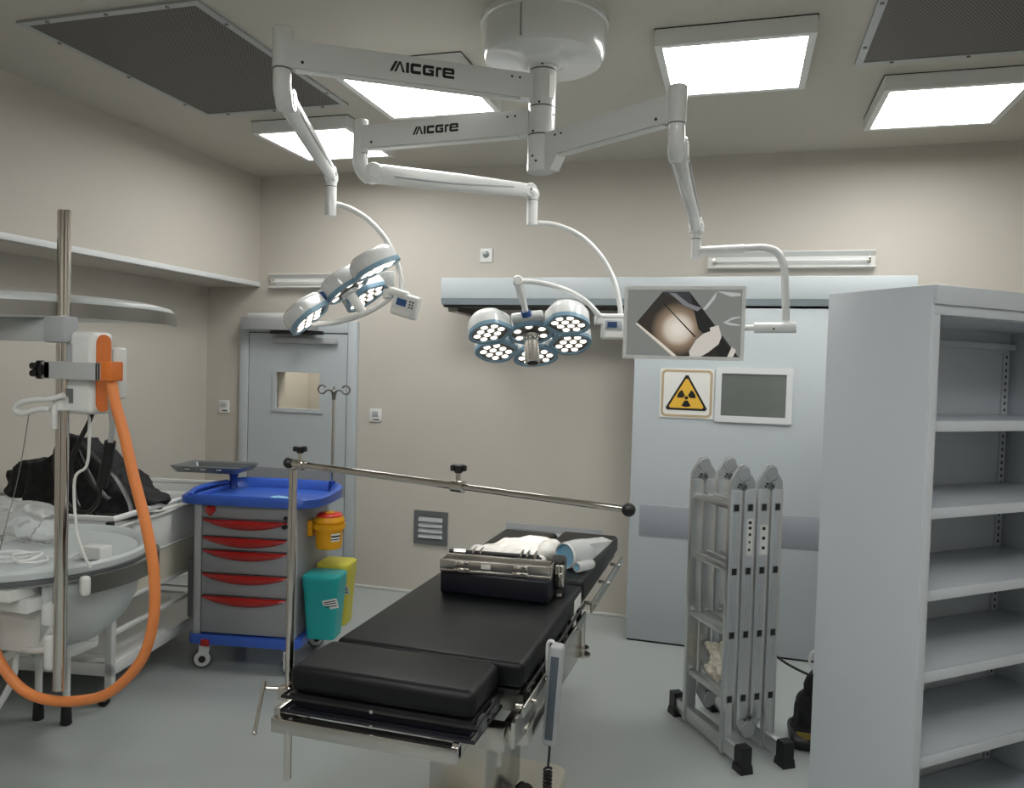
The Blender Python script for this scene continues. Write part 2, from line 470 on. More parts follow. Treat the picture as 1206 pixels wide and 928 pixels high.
batten(-3.66, -2.59, 2.395, YB-.001, 'white batten lamp with a bare tube above the left hinged door')

# wall vents, sockets
def vent(x0, x1, z0, z1, n, label):
    t = thing('wall_vent', label, 'vent', ((x0+x1)/2, YB, z0))
    y = YB
    w, h = x1-x0, z1-z0; c = Matrix.Translation(((x0+x1)/2, y-.002, (z0+z1)/2)) @ Matrix.Rotation(R(90), 4, 'X')
    part('vent_frame', MB().ringprism(rrect(w, h, .004, 2), rrect(w-.08, h-.08, .003, 2), 0, .014, c), M['zinc'] if w < .5 else M['greyp'], t)
    b = MB()
    for k in range(n):
        zz = z0+.045+(h-.09)*(k+.5)/n
        b.prism([(-.002, .022), (-.006, .022), (-.024, -.014), (-.02, -.018)], x0+.04, x1-.04, Matrix(((0, 0, 1, 0), (1, 0, 0, y-.001), (0, 1, 0, zz), (0, 0, 0, 1))))
    part('vent_back', MB().bx(x0+.03, x1-.03, y-.003, y-.0005, z0+.03, z1-.03), M['greyd'], t)
    part('louvre', b, M['greyp'], t)
vent(-2.36, -2.085, .39, .648, 4, 'small square louvred vent low on the wall near the hinged door')
vent(-1.62, -.90, .36, .612, 5, 'wide louvred vent on the wall behind the far end of the table')
def socket(x, z, sw, label, cat):
    t = thing('wall_socket' if not sw else 'wall_switch', label, cat, (x, YB, z))
    c = Matrix.Translation((x, YB, z)) @ Matrix.Rotation(R(90), 4, 'X')
    part('plate', MB().prism(rrect(.098, .102, .006, 3), 0, .012, c, bev=.003), M['white'], t)
    if not sw:
        part('socket_well', MB().lathe([(.026, .012), (.024, .0135), (0, .0135)], 24, c @ Matrix.Translation((0, .006, 0))), M['zinc'], t)
        part('pin_hole', MB().cyl((-.01, .006, .0132), (-.01, .006, .0142), .004, n=10, mx=c).cyl((.01, .006, .0132), (.01, .006, .0142), .004, n=10, mx=c), M['ink'], t)
    else:
        part('rocker', MB().box((0, .012, .0135), (.05, .04, .005), .002, mx=c), M['greyp'], t)
        part('indicator', MB().box((.012, -.034, .0125), (.05, .008, .002), mx=c), M['ink'], t)
socket(-1.836, 2.589, False, 'square white power socket high on the wall above the sliding door track', 'socket')
socket(-4.09, 1.374, True, 'square white switch plate to the left of the hinged door', 'switch')
socket(-2.71, 1.361, True, 'square white switch plate to the right of the hinged door', 'switch')

# ceiling lights (0.6 m surface panels) and filters
def ceiling_light(x, y, label):
    t = thing('ceiling_light', label, 'ceiling light', (x, y, H), group='square ceiling light panels')
    c = Matrix.Translation((x, y, 0))
    part('light_frame', MB().ringprism(rrect(.665, .665, .002, 1), rrect(.60, .60, .002, 1), H-.075, H-.0005, c), M['white'], t)
    part('diffuser', MB().bx(x-.3, x+.3, y-.3, y+.3, H-.07, H-.05), M['panel'], t)
    part('shadow_gap', MB().ringprism(rrect(.672, .672, .002, 1), rrect(.63, .63, .002, 1), H-.004, H-.0002, c), M['darkgap'], t)
ceiling_light(-.075, 3.785, 'square lit ceiling panel to the right of the ceiling mount')
ceiling_light(.965, 4.545, 'square lit ceiling panel near the right edge below the dark filter')
ceiling_light(-1.655, 3.83, 'square lit ceiling panel behind the two branded lamp arms')
ceiling_light(-2.64, 4.56, 'square lit ceiling panel nearest the corner behind the left spring arm')
ceiling_light(-.075, .6, 'added square lit ceiling panel right above the camera, out of view')  # this panel and those below are added, unseen, to raise the room light
ceiling_light(-1.655, .6, 'added square lit ceiling panel above the left side, out of view')
ceiling_light(-.075, -1.4, 'added unseen square lit ceiling panel behind the camera on the right')  # added out of sight to brighten surfaces that face the camera
ceiling_light(-1.655, -1.4, 'added unseen square lit ceiling panel behind the camera on the left')
ceiling_light(1.75, 1.2, 'added square lit ceiling panel above the right wall, out of view')  # extra fill panel, added unseen to brighten the cabinet
# unseen doorway added behind the camera as a dark shape for metal reflections
d3 = struct('added_doorway', MB().bx(-1.15, -1.07, YF-.001, YF+.03, 0, 2.2).bx(.42, .5, YF-.001, YF+.03, 0, 2.2).bx(-1.15, .5, YF-.001, YF+.03, 2.12, 2.2), M['door'])
struct('added_dark_sheet', MB().bx(-1.07, .42, YF+.002, YF+.006, 0, 2.12), M['greyd'], d3)  # flat dark sheet added for the chrome and steel to mirror
def ceiling_filter(x0, x1, y0, y1, label):
    t = thing('air_filter', label, 'vent', ((x0+x1)/2, (y0+y1)/2, H))
    cx, cy, w, h = (x0+x1)/2, (y0+y1)/2, x1-x0, y1-y0
    c = Matrix.Translation((cx, cy, 0))
    part('filter_frame', MB().ringprism(rrect(w, h, .002, 1), rrect(w-.07, h-.07, .002, 1), H-.012, H-.0005, c), M['aluend'], t)
    part('filter_mesh', MB().bx(x0+.035, x1-.035, y0+.035, y1-.035, H-.009, H-.003), M['grille'], t)
    b = MB()
    for k in range(3):
        for xx, yy in ((x0+.017, y0+h*(k+.5)/3), (x1-.017, y0+h*(k+.5)/3), (x0+w*(k+.5)/3, y0+.017), (x0+w*(k+.5)/3, y1-.017)):
            part('screw', MB().cyl((xx, yy, H-.018), (xx, yy, H-.0125), .009, n=10), M['darksteel'], t)
ceiling_filter(-3.17, -2.21, 2.755, 4.06, 'large dark mesh air filter in the ceiling at the left')
ceiling_filter(.47, 1.43, 2.735, 4.035, 'dark mesh air filter in the ceiling at the upper right corner')

# ================================================================== surgical lights hung from the ceiling
def logo(mb, mx, h):
    """the maker's mark as on the arms, x along the arm"""
    def P(p): mb.prism([(x*h, y*h) for x, y in p], 0, .0012, mx)
    def B(x0, x1, y0, y1): P([(x0, y0), (x1, y0), (x1, y1), (x0, y1)])
    P([(-.03, 0), (.24, 0), (.74, 1), (.46, 1)])
    P([(.38, 0), (.6, 0), (.93, .72), (1.02, 1), (.84, 1)])
    P([(1.2, 0), (1.44, 0), (1.04, 1), (.88, 1)])
    B(1.53, 1.83, 0, 1)
    P([(2.1, 1), (1.96, .85), (1.96, .15), (2.1, 0), (2.26, 0), (2.26, 1)]); B(2.2, 2.98, 0, .3); B(2.2, 2.98, .7, 1)
    P([(3.3, 1), (3.15, .85), (3.15, .15), (3.3, 0), (3.45, 0), (3.45, 1)]); B(3.4, 4.25, 0, .28); B(3.4, 4.25, .72, 1); B(3.95, 4.25, .2, .6); B(3.72, 4.25, .42, .6)
    P([(4.44, 0), (4.69, 0), (4.69, .95), (4.55, .95), (4.44, .85)]); B(4.6, 5.0, .7, .95)
    P([(5.25, 1), (5.1, .85), (5.1, .15), (5.25, 0), (5.4, 0), (5.4, 1)]); B(5.3, 6.28, 0, .26); B(5.3, 6.15, .74, 1)
    P([(6.0, .42), (6.28, .42), (6.28, .86), (6.14, 1), (6.0, 1)]); B(5.3, 6.28, .42, .6)
SPX, SPY = -.857, 3.275
t = thing('ceiling_mount', 'round white ceiling canopy with thick central spindle carrying three arms', 'ceiling mount', (SPX, SPY, H))
part('canopy', MB().lathe([(0, H), (.272, H-.0005), (.276, H-.03), (.266, H-.034), (.262, H-.15), (.25, H-.172), (.225, H-.178), (.12, H-.178), (.085, H-.185), (.07, H-.2), (0, H-.2)], 56, Matrix.Translation((SPX, SPY, 0))), M['satin'], t)
part('canopy_seam', MB().bx(SPX-.03, SPX-.0285, SPY-.267, SPY-.255, H-.165, H-.036), M['greyd'], t)
part('spindle', MB().cyl((SPX, SPY, 2.6), (SPX, SPY, H-.19), .0585, n=32, bev=.004), M['satin'], t)
for zz in (3.028, 2.872, 2.752):
    part('collar_ring', MB().cyl((SPX, SPY, zz), (SPX, SPY, zz+.006), .0592, n=32), M['greyd'], t)
for a, zz in ((-80, 3.045), (-88, 2.885), (-112, 2.765), (-112, 2.66), (-95, 2.638), (-20, 2.84)):
    dx, dy = math.cos(R(a)), math.sin(R(a))
    part('screw', MB().cyl((SPX+.057*dx, SPY+.057*dy, zz), (SPX+.0615*dx, SPY+.0615*dy, zz), .005, n=10), M['black'], t)
part('rating_label', MB().box((0, 0, 0), (.03, .003, .1), mx=Matrix.Translation((SPX+.049, SPY-.035, 2.955)) @ Matrix.Rotation(R(55), 4, 'Z')), M['paper'], t)

E1 = Vector((-1.763, 2.699, 2.955)); E2 = Vector((-1.752, 3.34, 2.815)); E3 = Vector((-.251, 2.901, 2.716))
def arm_parts(t, E, zs, zc0, zc1, rj, logo_at=None, lh=.04, bh=.105, bw=.06):
    """horizontal box arm from the spindle at height zs to E, with the upright end sleeve"""
    S = Vector((SPX, SPY, zs)); d = (E-S); L = d.length; u = d.normalized()
    fm = frame(S, x=u)
    st = .052
    a = MB().prism([(st, -bh/2), (L-.01, -bh/2), (L-.01, bh/2), (st, bh/2)], -bw/2, bw/2, fm @ Matrix.Rotation(R(90), 4, 'X'), bev=0)
    a.cyl(Vector((E.x, E.y, zc0)), Vector((E.x, E.y, zc1)), rj, n=28, bev=.004)
    for s_ in (.03, .06): a.cyl(fm @ Vector((st+.02+s_, -bw/2-.0005, .025)), fm @ Vector((st+.02+s_, -bw/2, .025)), .004, n=8)
    arm = part('extension_arm', a, M['satin'], t)
    under = MB().prism([(st+.05, -bw*.32), (L-.05, -bw*.32), (L-.05, bw*.32), (st+.05, bw*.32)], -bh/2-.006, -bh/2-.0005, fm)
    part('arm_cover', under, M['white'], arm)
    part('sleeve_ring', MB().cyl((E.x, E.y, zc0-.005), (E.x, E.y, zc0-.0005), rj*.97, n=28), M['greyd'], arm)
    # side that faces the room's near end
    yl = Vector((-u.y, u.x, 0)); side = -1 if (yl.dot(Vector((0, 0, CAM_H))-S) < 0) else 1
    for s_ in (.03, .065):
        c = fm @ Vector((st+.03+s_, side*bw/2, .028)); part('screw', MB().cyl(c, c+yl*side*.002, .005, n=8), M['black'], arm)
    c = fm @ Vector((L-.075, side*bw/2, -.03)); part('screw', MB().cyl(c, c+yl*side*.002, .006, n=8), M['black'], arm)
    if logo_at is not None:
        xd = -u if (-u).dot(r2) > 0 else u
        nrm = yl*side
        o = fm @ Vector((logo_at*L, side*bw/2+0.0002*side, 0)) - xd*(6.28*lh/2) - Vector((0, 0, lh*.4))
        lm = Matrix(((xd.x, 0, nrm.x, o.x), (xd.y, 0, nrm.y, o.y), (0, 1, 0, o.z), (0, 0, 0, 1)))
        lb = MB(); logo(lb, lm, lh); part('logo', lb, M['ink'], arm, 'black brand lettering')
    return arm
def spring_parts(t, E, zk, B_, zb0, zb1, rj, rb, w0=.036, w1=.027):
    """knuckle below sleeve E, slanting spring arm to B_, drop tube there"""
    E = Vector(E); top = Vector((E.x, E.y, zk)); B_ = Vector(B_)
    d = (B_-top); hd = Vector((d.x, d.y, 0)).normalized()
    pv = top+hd*.06; pe = B_-hd*.02
    ax = Vector((-hd.y, hd.x, 0))
    k = MB(); k.tube(spline([Vector((E.x, E.y, zk+.11)), Vector((E.x, E.y, zk+.045)), Vector((E.x, E.y, zk+.0))+hd*.014, pv+hd*-.012+Vector((0, 0, -.028))], 6), [rj*.95]*12+[rj*.9]*7, 20)
    k.cyl(pv-ax*.034, pv+ax*.034, .047, n=28, bev=.006)
    kn = part('knuckle', k, M['satin'], t)
    part('knuckle_cap', MB().cyl(pv-ax*.0365, pv+ax*.0365, .03, n=24, bev=.002), M['white'], kn)
    u = (pe-pv).normalized(); n_ = ax.cross(u)
    if n_.z < 0: n_ = -n_
    L = (pe-pv).length
    rows = []; N = 14
    for i in range(N+1):
        f = i/N; c = pv+u*(L*f)
        hh = .046*(1-f)+.034*f + .004*math.sin(PI*f); ww = w0*(1-f)+w1*f
        pr = chaikin(chaikin([(ww, hh), (-ww, hh), (-ww, -hh), (ww, -hh)], 1), 1)
        rows.append([c+ax*p[0]+n_*p[1] for p in [*pr, pr[0]]])
    b = MB(); b.quadstrip(rows)
    bmesh.ops.remove_doubles(b.bm, verts=b.bm.verts[:], dist=1e-5)
    b.cyl(pe-ax*w1*.98, pe+ax*w1*.98, .036, n=26, bev=.004)
    sp = part('spring_arm', b, M['satin'], t)
    sw = MB().tube(spline([pv+u*(L*.12)+ax*w0*.96-n_*.012, pv+u*(L*.5)+ax*(w0+w1)*.485-n_*.012, pv+u*(L*.88)+ax*w1*.96+n_*.004], 6), .006, 6).tube(spline([pv+u*(L*.12)-ax*w0*.96-n_*.012, pv+u*(L*.5)-ax*(w0+w1)*.485-n_*.012, pv+u*(L*.88)-ax*w1*.96+n_*.004], 6), .006, 6)
    part('side_groove', sw, M['greyp'], sp)
    for s_ in (-1, 1): part('pivot_screw', MB().cyl(pe+ax*s_*w1*.9, pe+ax*s_*(w1+.002), .007, n=10), M['black'], sp)
    dt = MB(); dt.tube(spline([pe, B_+Vector((0, 0, -.012)), Vector((B_.x, B_.y, zb1)), Vector((B_.x, B_.y, zb1-.02))], 5), [.034]*8+[rb]*8, 18)
    dt.cyl((B_.x, B_.y, zb0), (B_.x, B_.y, zb1), rb, n=24, bev=.003)
    dr = part('drop_tube', dt, M['satin'], t)
    part('tube_ring', MB().cyl((B_.x, B_.y, zb1-.004), (B_.x, B_.y, zb1), rb*1.03, n=24), M['greyd'], dr)

def petal_outline(R_, kind):
    # a fan segment with rounded corners, narrow towards the hub
    p = [(.56, -.25), (.60, -.30), (.95, -.50), (1.02, -.53), (1.12, -.535), (1.30, -.46), (1.43, -.28), (1.48, 0), (1.43, .28), (1.30, .46), (1.12, .535), (1.02, .53), (.95, .50), (.60, .30), (.56, .25)]
    return [(v.x*R_, v.y*R_) for v in chaikin([Vector(q) for q in p], 2)]
LEDME = {}
def led_obj(parent, mx, r, warm=False):
    key = round(r, 4)
    w = WORLD[parent.name]
    if key not in LEDME:
        me = MB().lathe([(r*1.12, 0), (r*1.12, .002), (r, .004), (r*.6, .0062), (0, .007)], 18).mesh('led_lens')
        me.materials.append(M['led']); LEDME[key] = me
    o = bpy.data.objects.new('led_lens', LEDME[key]); COL.objects.link(o); o.parent = parent
    o.matrix_local = (w @ mx) if w is not None else mx
def pod(t, mx, outline, leds, led_r, thick, name='lamp_pod', rim='lampblue'):
    """mx: local z is the lit direction"""
    cx = sum(p[0] for p in outline)/len(outline); cy = sum(p[1] for p in outline)/len(outline)
    sc = lambda k: [(cx+(x-cx)*k, cy+(y-cy)*k) for x, y in outline]
    b = MB()
    lv = [(0.004, 1.0), (-thick*.55, 1.0), (-thick*.82, .95), (-thick, .84)]
    rs = [[b.bm.verts.new((x, y, z)) for x, y in sc(k)] for z, k in lv]
    n = len(outline)
    for A, B in zip(rs, rs[1:]):
        for k in range(n): b.bm.faces.new((A[k], A[(k+1) % n], B[(k+1) % n], B[k]))
    b.bm.faces.new(rs[0]); b.bm.faces.new(rs[-1])
    bmesh.ops.transform(b.bm, matrix=mx, verts=b.bm.verts[:])
    p = part(name, b, M['satin'], t, ang=50)
    part('pod_rim', MB().ringprism(sc(1.012), sc(.85), -.008, .013, mx), M[rim], p)
    part('lens_plate', MB().prism(sc(.87), .002, .006, mx), M['lampface'], p)
    for x, y in leds: led_obj(p, mx @ Matrix.Translation((x, y, .006)), led_r)
    return p
def hexleds(cx, cy, d, kind=10):
    rows = {10: ((-1, 3), (0, 4), (1, 3))}[kind]
    out = []
    for i, n in rows:
        for k in range(n): out.append((cx+i*d*.9, cy+(k-(n-1)/2)*d))
    return out

# --- left light: three big pods
t = thing('surgical_light', 'left surgical light with three tilted white pods on the longest branded arm', 'surgical light', (E1.x, E1.y, H), group='surgical lights on the ceiling mount')
arm_parts(t, E1, 2.955, 2.90, 3.058, .039, logo_at=.49, lh=.042)
BA = Vector((-2.0, 3.51, 2.70))
spring_parts(t, E1, 2.80, BA, 2.49, 2.64, .037, .0285)
cA = at(409, 341, 3.86)
uA = rdir(409, 341, 19.7, 3, 57.9); vA = rdir(409, 341, 48, -35.2, -14.5); vA = (vA-vA.dot(uA)*uA).normalized(); nA = uA.cross(vA)
if nA.z > 0: nA = -nA
def headm(c, n, x): return frame(c, x=x, z=n)
hub = [(.13*math.cos(R(60*k)), .13*math.sin(R(60*k))) for k in range(6)]
hub = [(v.x, v.y) for v in chaikin([Vector(q) for q in hub], 2)]
RA = .245
for k, a in enumerate((0, 120, 240)):
    x = (uA*math.cos(R(a))+vA*math.sin(R(a))).normalized()
    tilt = R(7)
    n_ = (nA*math.cos(tilt)-x*math.sin(tilt)).normalized()
    pod(t, headm(cA, n_, x), petal_outline(RA*.97, 'round'), hexleds(1.0*RA, 0, .056), .0185, .078)
    b = MB().cyl(cA+x*.1-nA*.03, cA+x*.145-nA*.03, .024, n=20)
    part('pod_hinge', b, M['lampblued'], t, 'dark blue hinge')
pod(t, headm(cA, nA, uA), hub, [(.08*math.cos(R(60*k+30)), .08*math.sin(R(60*k+30))) for k in range(6)], .018, .085, name='centre_pod')
hd = MB(); hd.cyl(cA+nA*.004, cA+nA*.03, .05, .04, n=28, bev=.004); hd.cyl(cA+nA*.028, cA+nA*.155, .025, .022, n=24, bev=.005)
part('sterile_handle', hd, M['white'], t)
part('handle_ring', MB().cyl(cA+nA*.012, cA+nA*.016, .058, n=28), M['black'], t)
# hoops and control box
d0 = 3.86
h1 = spline([at(397, 240.5, d0+.06), at(415, 247, d0+.04), at(436, 261, d0+.02), at(455, 283, d0), at(469, 313, d0-.02), at(475, 350, d0-.03)], 8)
part('hoop_arm', MB().tube(h1, .0135, 14), M['satin'], t)
h2 = spline([at(462, 348, d0-.05), at(450, 358, d0-.07), at(425, 371, d0-.10), at(392, 380, d0-.06), at(364, 381, d0+.05), at(350, 374, d0+.16)], 8)
part('lower_hoop', MB().tube(h2, .0135, 14).cyl(at(457, 348, d0-.06)-Vector((0, 0, .015)), at(457, 348, d0-.06)+Vector((0, 0, .03)), .024, n=20, bev=.003), M['satin'], t)
part('yoke_stub', MB().tube(spline([at(350, 374, d0+.16), cA-nA*.05-uA*.05-vA*.1, cA-nA*.05], 6), .02, 14), M['satin'], t)
bm_ = frame(at(478, 360, d0-.07), x=cdir(36, 10, -6), z=cdir(10, -34, -6))
b = MB().box((0, 0, 0), (.135, .05, .115), .014, 3, mx=bm_).box((-.05, 0, .05), (.10, .06, .035), .012, 3, mx=bm_)
cb = part('control_box', b, M['white'], t)
sgn = -1 if (bm_.to_3x3() @ Vector((0, -1, 0))).dot(Vector((0, 0, CAM_H))-bm_.translation) > 0 else 1
part('control_display', MB().box((-.018, sgn*.026, .012), (.05, .003, .034), mx=bm_), M['screenlcd'], cb)
b = MB()
for q in range(6): b.box((.026+.014*(q % 2), sgn*.026, .026-.014*(q//2)), (.009, .003, .009), mx=bm_)
part('control_buttons', b, M['greyd'], cb)
part('label_strip', MB().box((-.01, sgn*.0255, -.036), (.09, .002, .022), mx=bm_), M['paper'], cb)
part('rear_bracket', MB().box((0, 0, 0), (.05, .04, .075), .006, mx=frame(at(459, 328, 4.05), x=cdir(1, 0, 0))), M['white'], t)

# --- right light: five pods around a hub
t = thing('surgical_light', 'right surgical light with five pods and a metal handle, on the lower branded arm', 'surgical light', (E2.x, E2.y, H), group='surgical lights on the ceiling mount')
arm_parts(t, E2, 2.815, 2.745, 2.90, .036, logo_at=.55, lh=.036)
BB = Vector((-1.057, 3.90, 2.672))
spring_parts(t, E2, 2.66, BB, 2.495, 2.625, .037, .0285)
cB = at(625, 394, 4.12)
uB = rdir(625, 394, 5.8, 22.5, 45.9); vB = rdir(625, 394, 51, -5.5, -3.75); vB = (vB-vB.dot(uB)*uB).normalized(); nB = uB.cross(vB)
if nB.z > 0: nB = -nB
RB = .231
for a in (0, 60, 120, 240, 300):
    x = (uB*math.cos(R(a))+vB*math.sin(R(a))).normalized()
    tilt = R(4)
    n_ = (nB*math.cos(tilt)-x*math.sin(tilt)).normalized()
    pod(t, headm(cB, n_, x), petal_outline(RB, 'hex'), hexleds(1.03*RB, 0, .052), .0165, .085)
    part('pod_hinge', MB().cyl(cB+x*.1-nB*.025, cB+x*.135-nB*.025, .018, n=18), M['lampblued'], t, 'dark blue hinge')
hubB = [(v.x*1.05, v.y*1.05) for v in chaikin([Vector((.128*math.cos(R(60*k+30)), .128*math.sin(R(60*k+30)))) for k in range(6)], 2)]
pod(t, headm(cB-nB*.012, nB, uB), hubB, [(.08*math.cos(R(60*k)), .075*math.sin(R(60*k))) for k in range(6)], .017, .06, name='centre_pod')
hd = MB(); hd.cyl(cB+nB*.004, cB+nB*.035, .045, .036, n=28, bev=.004); hd.lathe([(.040, .03), (.042, .05), (.038, .06), (.040, .15), (.038, .165), (.030, .167), (.027, .14), (0, .14)], 28, frame(cB, z=nB))
part('sterile_handle', hd, M['steel'], t, 'brushed metal handle with an open end')
part('handle_bore', MB().cyl(cB+nB*.142, cB+nB*.146, .026, n=20), M['black'], t)
dB = 4.05
h1 = spline([at(632, 262.5, dB-.02), at(655, 265, dB), at(684, 278, dB), at(708, 302, dB), at(723, 330, dB), at(730, 360, dB), at(731, 378, dB)], 8)
part('hoop_arm', MB().tube(h1, .0135, 14), M['satin'], t)
pj = at(610, 331, 3.93)
h2 = spline([at(706, 372, dB-.02), at(690, 355, dB-.05), at(665, 341, dB-.09), at(635, 333, dB-.11), pj], 8)
part('upper_hoop', MB().tube(h2, .014, 14), M['satin'], t)
ps = cB-uB*.145-nB*.03
b = MB().cyl(pj-cdir(0, 0, 1)*.03, pj+cdir(0, 0, 1)*.03, .026, n=24, bev=.005).cyl(pj, pj+(ps-pj)*.42, .022, n=20).cyl(pj+(ps-pj)*.4, pj+(ps-pj)*.55, .019, n=20).cyl(pj+(ps-pj)*.5, ps, .016, n=20)
part('yoke_stub', b, M['satin'], t)
part('yoke_collar', MB().cyl(ps+(pj-ps)*.02, ps+(pj-ps)*.16, .026, n=24), M['lampblued'], t, 'dark blue collar')
part('yoke_block', MB().box((0, 0, 0), (.09, .17, .04), .016, 3, mx=frame(cB-uB*.115-nB*.04, x=uB, z=nB)), M['satin'], t)
bm_ = frame(at(722, 386, dB), x=cdir(1, .02, 0))
b = MB().box((0, 0, 0), (.125, .05, .12), .012, 3, mx=bm_).box((-.012, 0, .058), (.145, .055, .028), .01, 3, mx=bm_).box((-.075, 0, .04), (.045, .05, .05), .008, mx=bm_)
cb = part('control_box', b, M['white'], t)
part('display_bezel', MB().box((.0, -.026, .012), (.088, .003, .05), .001, mx=bm_), M['greyp'], cb)
part('control_display', MB().box((-.008, -.0285, .014), (.05, .003, .03), mx=bm_), M['screenlcd'], cb)
part('label_strip', MB().box((.004, -.026, -.036), (.09, .002, .026), mx=bm_), M['paper'], cb)
# the lamp is on: its beam
def beam(c, n, power, parent, blend=.8, ang=40):
    L = bpy.data.lights.new('lamp_beam', 'SPOT'); L.energy = power; L.spot_size = R(ang); L.spot_blend = blend; L.shadow_soft_size = .15; L.color = (1, .93, .82)
    o = bpy.data.objects.new('lamp_beam', L); COL.objects.link(o); o.parent = parent
    o.matrix_local = WORLD[parent.name] @ frame(c, z=-Vector(n))
BEAM_TARGET = Vector((-.93, 3.52, .9))
bd = (BEAM_TARGET-(cB+nB*.03)).normalized()
beam(cB+nB*.03, bd, 42, t, .9, 26)

# --- monitor arm
t = thing('ceiling_monitor', 'flat monitor in a white frame hung on the plain right ceiling arm', 'monitor', (E3.x, E3.y, H))
arm_parts(t, E3, 2.705, 2.66, 2.795, .034, bh=.10, bw=.055)
part('arm_bracket', MB().prism([(.045, -.11), (.085, -.11), (.12, -.06), (.12, -.045), (.045, -.045)], -.026, .026, frame(Vector((SPX, SPY, 2.705)), x=E3-Vector((SPX, SPY, 2.705))) @ Matrix.Rotation(R(90), 4, 'X')), M['satin'], t)
BM_ = Vector((-.212, 3.66, 2.43))
spring_parts(t, E3, 2.58, BM_, 2.28, 2.37, .033, .024, .033, .024)
pa = Vector((-.212, 3.66, 2.315))
hp = [pa, Vector((.02, 3.665, 2.325)), Vector((.085, 3.667, 2.326)), Vector((.135, 3.668, 2.31)), Vector((.165, 3.67, 2.265)), Vector((.178, 3.67, 2.2)), Vector((.19, 3.675, 2.0))]
part('bent_arm', MB().tube(spline(hp, 6), .0165, 16), M['satin'], t)
part('arm_sleeve', MB().cyl(pa, Vector((.0, 3.664, 2.324)), .019, n=20, bev=.002), M['satin'], t)
part('swivel_joint', MB().cyl((.055, 3.675, 1.968), (.235, 3.675, 1.972), .025, n=22, bev=.003).cyl((-.0, 3.675, 1.968), (.06, 3.675, 1.968), .013, n=16), M['satin'], t)
part('swivel_screw', MB().cyl((.14, 3.649, 1.963), (.14, 3.652, 1.963), .005, n=8), M['black'], t)
MMX = frame(Vector((-.256, 3.66, 1.984)), x=Vector((1, -.015, .0)), z=Vector((0.0, 0, 1)))
W_, H_ = .545, .335
XZ = MMX @ Matrix.Rotation(R(90), 4, 'X')
b = MB().ringprism(rrect(W_, H_, .006, 2), rrect(W_-.032, H_-.032, .003, 2), 0, .022, XZ)
b.box((0, .024, 0), (W_-.01, .045, H_-.01), .008, mx=MMX)
part('monitor_frame', b, M['white'], t)
# live picture on the screen: the table seen by the lamp's camera
def picture_mat():
    m = bpy.data.materials.new('screen_picture'); m.use_nodes = True
    nt = m.node_tree; bs = nt.nodes['Principled BSDF']
    tc = nt.nodes.new('ShaderNodeTexCoord')
    mp = nt.nodes.new('ShaderNodeMapping'); mp.inputs['Location'].default_value = (.023, .027, -.0086); mp.vector_type = 'POINT'
    vm = nt.nodes.new('ShaderNodeVectorMath'); vm.operation = 'LENGTH'
    nt.links.new(tc.outputs['Object'], mp.inputs['Vector']); nt.links.new(mp.outputs['Vector'], vm.inputs[0])
    rp = nt.nodes.new('ShaderNodeValToRGB')
    e = rp.color_ramp.elements
    e[0].position = .02; e[0].color = lin('#e6ddd0'); e[1].position = .125; e[1].color = lin('#2b2723')
    q = e.new(.055); q.color = lin('#cfc3b3'); q = e.new(.08); q.color = lin('#8f7b66')
    nt.links.new(vm.outputs['Value'], rp.inputs['Fac'])
    nt.links.new(rp.outputs['Color'], bs.inputs['Emission Color']); bs.inputs['Emission Strength'].default_value = .42
    bs.inputs['Base Color'].default_value = (.01, .01, .01, 1); bs.inputs['Roughness'].default_value = .12
    return m
w2, h2_ = (W_-.032)/2, (H_-.032)/2
scr = part('screen', MB().prism([(-w2, -h2_), (w2, -h2_), (w2, h2_), (-w2, h2_)], .004, .008, XZ), emis('screen_grey', '#8e918c', 0.310, '#0a0a0a'), t, 'glossy screen showing a tilted picture of the table')
def sp(px, py):   # photo pixel inside the monitor -> screen plane
    return ((px-806)/142*W_, -(py-381)/86*H_)
pic = MB(); pic_m = []
def layer(pts, z, m, *_):
    if m not in pic_m: pic_m.append(m)
    pic.mi = pic_m.index(m)
    pic.prism([sp(*p) for p in pts], z-.0004, z, Matrix.Identity(4))
layer([(750, 381), (780.5, 344), (812, 344), (872, 421), (800, 421)], .0086, picture_mat(), 'screen_picture')
layer([(812, 344), (842, 382), (850, 396), (871, 421.5), (850, 421.5), (838, 400), (824, 388)], .0090, emis('screen_black', '#141416', 0.250, '#050505'), 'screen_dark_area')
layer([(780.5, 344), (812, 344), (826, 362), (822, 366), (803, 354), (790, 349)], .0089, emis('screen_slate', '#3a3c42', 0.300, '#050505'), 'screen_slate_area')
layer([(788, 345), (796, 346), (812, 358), (827, 363), (822, 367), (806, 360)], .0092, emis('screen_pale', '#8d8f92', 0.300, '#050505'), 'screen_pale_fold')
layer([(782, 358.5), (783, 358), (821.5, 396.5), (820, 397.5)], .0092, emis('screen_line', '#1b1815', 0.200, '#050505'), 'screen_seam')
layer([(749, 382), (751, 381), (782, 405), (800, 420), (796, 421), (779, 407)], .0094, emis('screen_bright', '#e0d8c8', 0.400, '#050505'), 'screen_rail')
layer([(814, 414), (822, 400), (830, 393), (838, 390), (837, 386), (847, 383), (851, 396), (848, 405), (836, 415), (826, 421), (815, 420)], .0096, emis('screen_bag', '#d2ccc2', 0.400, '#050505'), 'screen_bag')
layer([(858, 420), (863, 408), (868, 412), (864, 421)], .0096, MATS['screen_bag'], 'screen_glint')
layer([(828, 365), (838, 352), (844, 343.5), (842, 352), (832, 365)], .0087, emis('screen_mist', '#c9cbc8', 0.350, '#050505'), 'screen_streak')
layer([(844, 343.5), (871, 346), (871, 349), (860, 350)], .0087, MATS['screen_mist'], 'screen_streak')
